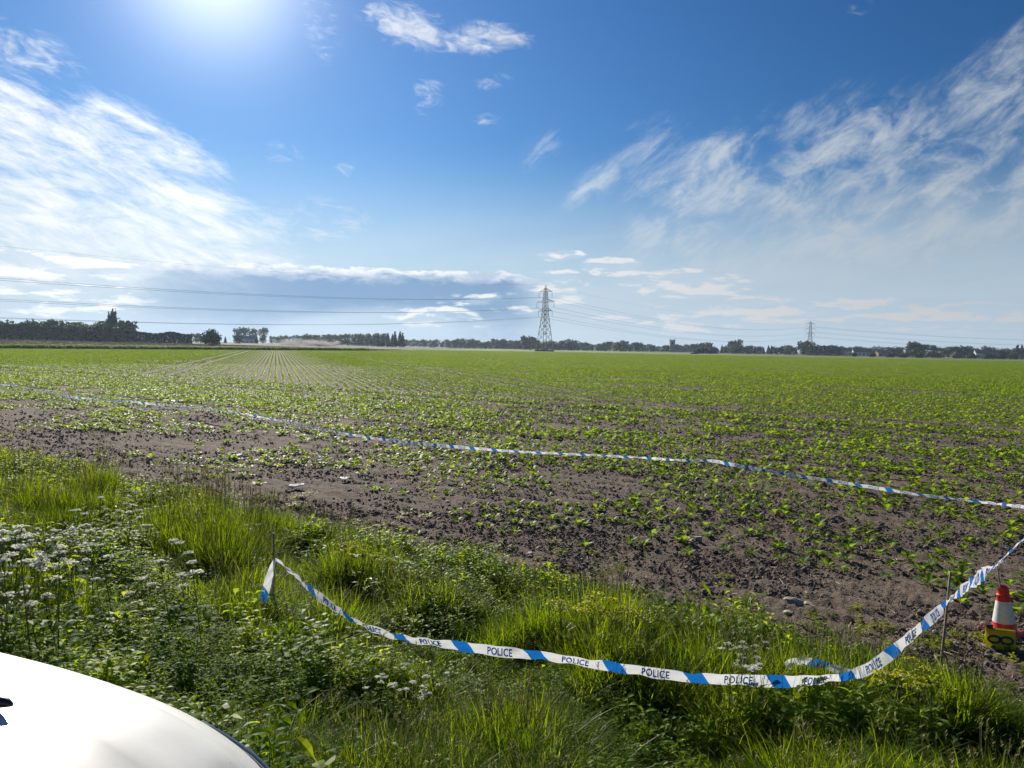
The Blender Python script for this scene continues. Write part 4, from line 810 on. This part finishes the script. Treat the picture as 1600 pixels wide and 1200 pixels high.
# dark weeds along the ditch that ends the crop, and the scrub round the pylon foot
def ditch():
    n = 2600; f = rng.random(n)**.8; x = FA[0]+(FB[0]-FA[0])*(f*1.35-.35); y = FA[1]+(FB[1]-FA[1])*(f*1.35-.35); x += rng.normal(0, .5, n)+FN[0]*1.; y += rng.normal(0, .5, n)+FN[1]*1.
    gr = [weed_clump(60+i, .5, 6, .16) for i in range(3)]; s_ = rng.uniform(.8, 2.4, n)
    scatter('ditch_weeds', gr, np.stack([x, y, terrain(x, y)], 1), rng.uniform(0, 6.28, n), s_, rng.integers(0, 3, n), kind='stuff')
    # dry standing growth on the brown field
    n = 30000; u = rng.uniform(-80, 210, n); v = rng.uniform(1, 200, n)**1.0; x = FA[0]+FD[0]*u+FN[0]*v; y = FA[1]+FD[1]*u+FN[1]*v; k = (fallow_d(x, y) > 1) & (np.abs(x) < .75*y) & (y < 420); x, y = x[k], y[k]; n = len(x)
    st = [grass_clump(90+i, 16, .45, .35, .75, .03, .5) for i in range(3)]
    for m__ in st: m__.materials.clear(); m__.materials.append(M['dead']); m__.materials.append(M['weed'])
    scatter('dry_stubble', st, np.stack([x, y, terrain(x, y)], 1), rng.uniform(0, 6.28, n), rng.uniform(.6, 1.5, n), rng.integers(0, 3, n), kind='stuff')
ditch()

# ------------------------------------------------------------------ pylons and wires
P1 = Vector((20.5, 495, 0)); P2 = Vector((376, 975, 0)); dirL = (P2-P1).normalized(); P0 = P1-dirL*600; P3 = Vector((1010, 1010, 0))
ARMS = [(25.9, 5.3), (31.6, 6.6), (38.2, 5.0)]; PH = 42.5
def build_pylon(name, base, dvec, label, g='lattice pylons carrying the power line', k=1.):
    o = empty(name, base, math.atan2(dvec.y, dvec.x), label=label, cat='pylon', group=g); o.scale = (k, k, k)   # local x along the line, y across
    def hw(z): return float(np.interp(z, [0, 24, 38, PH-1.8, PH], [4.1, 1.55, .95, .5, .02]))
    lv = [0, 6.2, 11.6, 16.2, 20.2, 23.6, 26.3, 28.9, 31.6, 34.2, 36.4, 38.4, PH-1.8]
    C = lambda z, i: Vector(((-1, 1, 1, -1)[i]*hw(z), (-1, -1, 1, 1)[i]*hw(z), z))
    for i in range(4):
        mb = MB()
        for a, b in zip(lv[:-1], lv[1:]): mb.bar(C(a, i), C(b, i), .21 if a < 24 else .15, 4)
        mb.bar(C(PH-1.8, i), (0, 0, PH), .09, 4); mb.build('leg', M['steel'], o)
    mb = MB()
    for a, b in zip(lv[:-1], lv[1:]):
        for i in range(4):
            j = (i+1) % 4; r_ = .105 if a < 24 else .09
            mb.bar(C(a, i), C(b, j), r_, 3); mb.bar(C(a, j), C(b, i), r_, 3)
            if a > 0: mb.bar(C(a, i), C(a, j), r_, 3)
    mb.build('bracing', M['steel'], o)
    for z, w in ARMS:
        for s_ in (-1, 1):
            mb = MB(); tip = Vector((0, s_*w, z)); h_ = hw(z)
            for sx in (-1, 1):
                mb.bar((sx*h_, s_*h_, z), tip, .11, 4); mb.bar((sx*h_*.9, s_*h_*.9, z+2.), tip, .09, 4)
                for f in (.25, .5, .75): a = Vector((sx*h_, s_*h_, z)).lerp(tip, f); b = Vector((sx*h_*.9, s_*h_*.9, z+2.)).lerp(tip, f-.12); mb.bar(a, b, .05, 3)
            mb.build('crossarm', M['steel'], o)
            mb = MB(); mb.tube([tip, tip-Vector((0, 0, 3.4))], [.10, .10], 5)
            for k_ in range(9): mb.lathe([(.05, 0), (.2, -.05), (.05, -.1)], 6, (0, s_*w, z-.5-.3*k_))
            mb.build('insulator', M['insul'], o)
    return o
build_pylon('pylon', P1, dirL, 'nearer steel lattice pylon standing in the field near the middle')
build_pylon('pylon', P2, dirL, 'farther steel lattice pylon rising above the trees on the right')
build_pylon('pylon', P0, dirL, 'steel lattice pylon beyond the left edge carrying the near end of the wires')
def wires(A, B, dA, dB, sag, lab, r_=.05):
    for z, w in ARMS+[(PH, 0)]:
        for s_ in ((-1, 1) if w else (0,)):
            a = A+Vector((-dA.y, dA.x, 0))*s_*w+Vector((0, 0, z-(3.5 if w else 0))); b = B+Vector((-dB.y, dB.x, 0))*s_*w+Vector((0, 0, z-(3.5 if w else 0))); n = 40; mb = MB()
            mb.tube([a.lerp(b, i/n)-Vector((0, 0, sag*(1 if w else .8)*4*(i/n)*(1-i/n))) for i in range(n+1)], r_ if w else r_*.5, 3)
            mb.build('power_line', M['wire'], label=('overhead conductor' if w else 'thin topmost earth wire')+' '+lab, cat='cable', group='overhead wires '+lab)
wires(P0, P1, dirL, dirL, 13.5, 'running from the left edge to the nearer pylon', .05)
wires(P1, P2, dirL, dirL, 11., 'between the two pylons', .06)
wires(P2, P3, dirL, Vector((1, 0, 0)), 12., 'running right from the farther pylon', .075)
def foot_scrub(c, rx, ry, n, h, label, seed):
    rg = np.random.default_rng(seed); a = rg.uniform(0, 6.28, n); r_ = np.sqrt(rg.random(n)); X = c.x+np.cos(a)*r_*rx; Y = c.y+np.sin(a)*r_*ry; z = rg.random(n)*h*(1-.5*r_); cc = np.stack([X, Y, z+terrain(X, Y)], 1)
    nr = rg.normal(size=(n, 3)); nr /= np.linalg.norm(nr, axis=1)[:, None]; u = np.cross(nr, rg.normal(size=(n, 3))); u /= np.linalg.norm(u, axis=1)[:, None]; v = np.cross(nr, u); s_ = rg.uniform(.15, .4, n)[:, None]
    V = np.stack([cc-u*s_, cc+v*s_*.7, cc+u*s_, cc-v*s_*.7], 1).reshape(-1, 3); link('scrub', npmesh('scrub', V, np.arange(4*n).reshape(-1, 4), M['conifer'], False), label=label, cat='bush')
foot_scrub(P1, 6.2, 5.5, 3500, 1.2, 'dark low scrub around the foot of the nearer pylon', 1); foot_scrub(P(1285, 552, 600), 12, 5, 2500, 1.5, 'dark low scrub in the field below the farther pylon', 2); foot_scrub(P(1085, 552, 500), 2.5, 2, 500, 1., 'small dark bush at the far edge of the crop left of centre belt', 4)

# ------------------------------------------------------------------ houses and church on the horizon
M['wallw'] = speckled('white_render', (.62, .60, .56), (.72, .70, .66), .5, .8); M['wallb'] = speckled('brick_wall', (.28, .16, .11), (.35, .21, .15), .8, .9); M['rooft'] = speckled('tiled_roof', (.16, .10, .08), (.22, .14, .11), .8, .85); M['roofg'] = speckled('slate_roof', (.16, .17, .19), (.22, .23, .25), .8, .7); M['chst'] = speckled('church_stone', (.28, .27, .25), (.36, .35, .32), .5, .9); M['win'] = mat('window_glass', (.05, .06, .08), .1)
def house(px, d, w, h, rh, dp, wall, roof, label, rz=0., name='house', cat='house'):
    d *= 1.06; w *= .8; rh *= .9; h = min(h, 4.6)*.85
    b = P(px, 545, d); z = float(terrain(b.x, b.y)); o = empty(name, (b.x, b.y, z), rz, label=label, cat=cat)
    mb = MB(); mb.box((0, 0, h/2), (w, dp, h)); mb.add([(-w/2, -dp/2, h), (-w/2, dp/2, h), (-w/2, 0, h+rh-.15), (w/2, -dp/2, h), (w/2, dp/2, h), (w/2, 0, h+rh-.15)], [(0, 2, 1), (3, 4, 5)]); mb.build('wall', M[wall], o)
    mb = MB(); e = .4
    for s_ in (-1, 1): mb.add([(-w/2-e, s_*(dp/2+e), h-.15), (w/2+e, s_*(dp/2+e), h-.15), (w/2+e, 0, h+rh), (-w/2-e, 0, h+rh), (-w/2-e, s_*(dp/2+e), h-.3), (w/2+e, s_*(dp/2+e), h-.3), (w/2+e, 0, h+rh-.15), (-w/2-e, 0, h+rh-.15)], [(0, 1, 2, 3), (4, 7, 6, 5), (0, 4, 5, 1), (0, 3, 7, 4), (1, 5, 6, 2)])
    ro = mb.build('roof', M[roof], o); mb = MB(); mb.box((w*.3, 0, h+rh+.3), (.9, .7, 1.5)); mb.build('chimney', M['wallb'], ro)
    nw = max(2, int(w/3)); win = MB(); win.box((0, 0, 0), (1.3, .06, 1.2)); wm = win.mesh('window', M['win'])
    for i in range(nw):
        for zz in ((1.6, 4.2) if h > 4.5 else (1.5,)):
            q_ = link('window', wm, o); q_.location = (-w/2+w*(i+.5)/nw, -dp/2-.02, zz)
    return o
house(389, 640, 14, 4.5, 3, 8, 'wallw', 'roofg', 'white house in front of the pale hazy trees beside the smoke'); house(676, 800, 8, 3, 2, 6, 'wallw', 'roofg', 'tiny white building right of the thin mast'); house(1112, 560, 11, 3., 2.4, 7, 'wallw', 'roofg', 'white bungalow left of the leaning dark tree', .3)
house(1098, 600, 9, 2.8, 2.4, 7, 'wallb', 'roofg', 'low brown building just left of the white bungalow'); house(1324, 600, 8, 4.6, 2.4, 7, 'wallw', 'rooft', 'small white house just right of the farther pylon belt', .4); house(1345, 590, 15, 4., 3, 8, 'wallw', 'rooft', 'white house with tiled roof left of the big grove', -.2)
house(1380, 600, 14, 3, 3, 8, 'wallb', 'roofg', 'dark roofed bungalow behind the low hedge left of the big grove'); house(1505, 540, 18, 3, 3.2, 9, 'wallb', 'rooft', 'long low brick bungalow right of the big grove', .1); house(1532, 530, 9, 5, 3, 8, 'wallw', 'roofg', 'two storey pale house right of the long bungalow', -.3)
house(1548, 535, 10, 4.6, 3, 8, 'wallb', 'roofg', 'grey roofed brick house beside the two storey pale house', .2); house(1597, 520, 14, 3, 3, 8, 'wallb', 'rooft', 'red roofed bungalow at the far right edge', .2); house(1490, 560, 12, 3, 2.6, 8, 'wallw', 'rooft', 'small pale bungalow against the right side of the big grove')
def church():
    b = P(1050, 545, 830); o = empty('church', (b.x, b.y, 0), 0, label='grey church tower with corner pinnacles above the distant trees', cat='church'); mb = MB(); mb.box((0, 0, 6.5), (5.4, 5.4, 13)); mb.build('tower', M['chst'], o)
    for sx in (-1, 1):
        for sy in (-1, 1): mb = MB(); mb.bar((sx*2.5, sy*2.5, 13), (sx*2.5, sy*2.5, 14.6), .4, 4, .08); mb.build('pinnacle', M['chst'], o)
    mb = MB(); mb.box((8, 0, 3), (10, 6, 6)); mb.build('nave', M['chst'], o); mb = MB(); mb.box((0, -2.75, 9.5), (1.4, .1, 2.4)); mb.build('belfry_window', M['win'], o)
church()
mb = MB(); b = P(661, 545, 700); mb.tube([(b.x, b.y, 0), (b.x, b.y, 9.5)], [.25, .12], 6); mb.build('mast', M['steel'], label='thin upright mast right of the dark conifers', cat='mast')

# ------------------------------------------------------------------ smoke drifting over the far field
def smoke():
    b = P(478, 534, 520); bm_ = bmesh.new(); bmesh.ops.create_icosphere(bm_, subdivisions=3, radius=1)
    for v in bm_.verts: v.co.x *= 25; v.co.y *= 10; v.co.z = v.co.z*3.3+2.4
    me = bpy.data.meshes.new('smoke'); bm_.to_mesh(me); bm_.free(); m_ = bpy.data.materials.new('smoke'); m_.use_nodes = True; t = NT(m_.node_tree); ob = t.new('ShaderNodeTexCoord').outputs['Object']; x, y, z = t.sep(ob)
    n = t.noise(t.xyz(t.m('MULTIPLY', x, .16), t.m('MULTIPLY', y, .15), t.m('MULTIPLY', z, .35)), 1., 5, .65, .6)
    f = t.m('MULTIPLY', t.sstep(n, .45, .75), t.m('MULTIPLY', t.sstep(z, 5.8, .3), t.m('MULTIPLY', t.sstep(x, -25., -4.), t.sstep(x, 25., 19.))))
    v = t.new('ShaderNodeVolumePrincipled'); v.inputs['Color'].default_value = (.93, .88, .84, 1); t.put(v.inputs['Density'], t.m('MULTIPLY', f, 1.1)); out = t.new('ShaderNodeOutputMaterial'); t.put(out.inputs[1], v.outputs[0]); me.materials.append(m_)
    o = link('smoke', me, kind='stuff'); o.location = (b.x, b.y, float(terrain(b.x, b.y)))
smoke()
# ------------------------------------------------------------------ haze
def haze():
    mb = MB(); mb.box((100, 1050, 29), (3400, 3300, 62)); m_ = bpy.data.materials.new('haze'); m_.use_nodes = True; t = NT(m_.node_tree)
    v = t.new('ShaderNodeVolumePrincipled'); v.inputs['Color'].default_value = (.62, .80, 1., 1); v.inputs['Density'].default_value = .00012; v.inputs['Anisotropy'].default_value = .3
    out = t.new('ShaderNodeOutputMaterial'); t.put(out.inputs[1], v.outputs[0]); mb.build('haze', m_, kind='stuff')
haze()

# ------------------------------------------------------------------ white car
def build_car():
    RZ = .9; nose = Vector((-.445, .775, 0)); hd = R(-11)
    car = empty('car', (nose.x, nose.y, RZ+.04), hd, label='white car with only its front bonnet corner showing at the lower left', cat='car')
    # sections from nose (x=0) back; y to the left is the far side
    xs = [0, -.02, -.06, -.12, -.2, -.3, -.42, -.56, -.72, -.9, -1.1, -1.3, -1.6, -1.95, -2.4, -2.9, -3.4, -3.75, -4.0, -4.12]
    half = lambda x: float(np.interp(-x, [0, .02, .06, .12, .2, .3, .42, .56, .72, .9, 1.3, 3.4, 3.9, 4.12], [.46, .56, .66, .745, .80, .835, .855, .865, .870, .872, .874, .874, .83, .72]))
    belt = lambda x: float(np.interp(-x, [0, .06, .2, .42, .72, 1.1, 1.3, 1.6, 3.4, 4.12], [.57, .64, .715, .785, .838, .878, .893, .90, .92, .90]))      # height at the shoulder
    crown = lambda x: float(np.interp(-x, [0, .06, .2, .42, .72, 1.1, 1.3, 1.6], [.03, .05, .07, .09, .10, .11, .10, .08]))
    def smoothed(f): return lambda x: (f(min(x+.05, 0))+f(x)*2+f(x-.05))/4
    half, belt, crown = smoothed(half), smoothed(belt), smoothed(crown)
    NS = 13
    def side(x):        # lower body points from sill to shoulder on the far side (y>0)
        w, b = half(x), belt(x); return [(w*.80, .20), (w*.93, .24), (w*.985, .34), (w*1., .48), (w*1.0, .60 if b > .66 else b-.08), (w*.992, b-.11), (w*.972, b-.06), (w*.94, b-.025), (w*.895, b-.002)]
    def ring(x):
        s_ = side(x); w, b, c = half(x), belt(x), crown(x); top = []
        for i in range(1, 2*NS): y = w*.895*(1-i/NS); top.append((y, b+c*(1-(abs(y)/(w*.9))**2.4)))
        return s_+top+[(-y, z) for y, z in reversed(s_)]
    rings = [ring(x) for x in xs]; n = len(rings[0])
    def patch(name, i0, i1, k0, k1, m_, off=0., parent=car, xr=None):
        mb = MB(); vs_ = []
        for i in range(i0, i1+1):
            for k in range(k0, k1+1): y, z = rings[i][k]; vs_.append((xs[i], y, z+off))
        w = k1-k0+1; mb.add(vs_, [(i*w+k, i*w+k+1, (i+1)*w+k+1, (i+1)*w+k) for i in range(i1-i0) for k in range(k1-k0)]); return mb.build(name, m_, parent, True)
    s9 = 8; b0, b1 = 10, n-11
    body = MB(); vs_ = [(xs[i], y, z) for i in range(len(xs)) for y, z in rings[i]]
    fs = []
    for i in range(len(xs)-1):
        for k in range(n-1): fs.append((i*n+k, i*n+k+1, (i+1)*n+k+1, (i+1)*n+k))
        fs.append((i*n+n-1, i*n, (i+1)*n, (i+1)*n+n-1))
    fs += [tuple(range(n-1, -1, -1)), tuple(range((len(xs)-1)*n, len(xs)*n))]
    body.add(vs_, fs); bo = body.build('body', M['paint'], car, True); sb = bo.modifiers.new('sub', 'SUBSURF'); sb.levels = 2; sb.render_levels = 2
    # bonnet panel laid into the nose: slightly proud, with a pressed crease along each side
    mb = MB(); NX, NY = 40, 48; x0, x1 = -.10, -1.22; vs_ = []
    for i in range(NX+1):
        x = x0+(x1-x0)*i/NX
        for j in range(NY+1):
            f = j/NY*2-1; w = half(x)*.86; lead = .10*abs(f)**3*(1-i/NX); xx = x-lead; w2 = half(xx)*.86; y = w2*f; b, c = belt(xx), crown(xx); z = b+c*(1-(abs(y)/(half(xx)*.9))**2.4)
            cre = .007*math.exp(-((abs(f)-.74)/.03)**2)-.005*math.exp(-((abs(f)-.64)/.08)**2); edge = min(1, (1-abs(f))/.03, (i)/1.5); vs_.append((xx, y, z+.006*edge+cre*min(1, i/6)-.004*(1-edge)))
    mb.add(vs_, [(i*(NY+1)+j, i*(NY+1)+j+1, (i+1)*(NY+1)+j+1, (i+1)*(NY+1)+j) for i in range(NX) for j in range(NY)]); mb.build('bonnet', M['paint'], car, True)
    for s_ in (-1, 1):
        zn = belt(-.58)+crown(-.58)*.74+.008; mb = MB(); mb.tube([(-.625, s_*.50, zn-.004), (-.60, s_*.50, zn+.002), (-.575, s_*.50, zn+.003), (-.562, s_*.50, zn)], [.009, .012, .009, .003], 10); mb.build('washer_nozzle', M['black'], car, True)
        # headlamp wrapped round the corner
        mb = MB(); vs_ = []; A = 12; B = 5
        for i in range(A+1):
            x = -.05-.34*i/A
            for j in range(B+1):
                fz = j/B; w = half(x); b = belt(x); y = w*(1.006-.05*fz**2); z = b-.17+.135*fz*(1-.25*i/A)+.02*i/A; vs_.append((x+.004, s_*y, z))
        mb.add(vs_, [(i*(B+1)+j, i*(B+1)+j+1, (i+1)*(B+1)+j+1, (i+1)*(B+1)+j) for i in range(A) for j in range(B)]); hl = mb.build('headlight', M['lamp'], car, True)
        so_ = hl.modifiers.new('s', 'SOLIDIFY'); so_.thickness = .012; so_.offset = 0
        mb = MB(); mb.lathe([(.01, 0), (.045, .03), (.05, .05)], 16, (0, 0, 0)); r_ = mb.build('reflector', M['chrome'], hl, True); r_.location = (-.12, s_*(half(-.12)-.03), belt(-.12)-.10); r_.rotation_euler = (0, R(90), 0)
        for wx in (-.80, -3.35):
            wo = MB(); wo.lathe([(.20, -.10), (.29, -.105), (.31, -.08), (.315, 0), (.31, .08), (.29, .105), (.20, .10)], 32); wp = wo.build('wheel', M['tyre'], car, True); wp.location = (wx, s_*.78, .31); wp.rotation_euler = (R(90), 0, 0)
            ri = MB(); ri.lathe([(.20, -.09), (.19, -.085), (.18, 0), (.19, .085), (.20, .09)], 28)
            for k in range(5): a = k*2*PI/5; ri.bar((0, 0, -s_*.07), (.19*math.cos(a), .19*math.sin(a), -s_*.085), .025, 4)
            ri.lathe([(.0, -s_*.08), (.05, -s_*.08)], 12); ri.build('rim', M['rim'], wp)
            ar = MB(); ar.lathe([(.33, -.05), (.36, -.045), (.36, .045), (.33, .05)], 32); a_ = ar.build('wheel_arch', M['black'], car); a_.location = (wx, s_*.835, .32); a_.rotation_euler = (R(90), 0, 0)
        mb = MB(); mb.box((-1.35, s_*.98, .98), (.12, .20, .14)); m2 = mb.build('wing_mirror', M['paint'], car); bv = m2.modifiers.new('b', 'BEVEL'); bv.width = .03; bv.segments = 3
        mb = MB(); mb.box((-4.02, s_*.66, .84), (.12, .18, .22)); mb.build('tail_light', M['redlamp'], car)
    # cabin
    def cab(z0, z1, pts0, pts1, name, m_):
        mb = MB(); mb.add([(x, y, z0) for x, y in pts0]+[(x, y, z1) for x, y in pts1], [(i, (i+1) % 4, 4+(i+1) % 4, 4+i) for i in range(4)]+[(7, 6, 5, 4)]); return mb.build(name, m_, car)
    cab(.93, 1.40, [(-1.18, -.74), (-1.18, .74), (-3.95, .72), (-3.95, -.72)], [(-1.92, -.60), (-1.92, .60), (-3.65, .58), (-3.65, -.58)], 'windows', M['glass'])
    mb = MB(); mb.box((-2.75, 0, 1.425), (1.8, 1.22, .05)); r_ = mb.build('roof', M['paint'], car); bv = r_.modifiers.new('b', 'BEVEL'); bv.width = .024; bv.segments = 3
    for s_ in (-1, 1):
        for xa, xb in ((-1.16, -1.9), (-2.55, -2.6), (-3.97, -3.66)): mb = MB(); mb.bar((xa, s_*.75, .93), (xb, s_*.61, 1.41), .035, 6); mb.build('pillar', M['paint'], car, True)
    mb = MB(); mb.box((.012, 0, .40), (.02, .8, .14)); mb.build('grille', M['black'], car)
build_car()
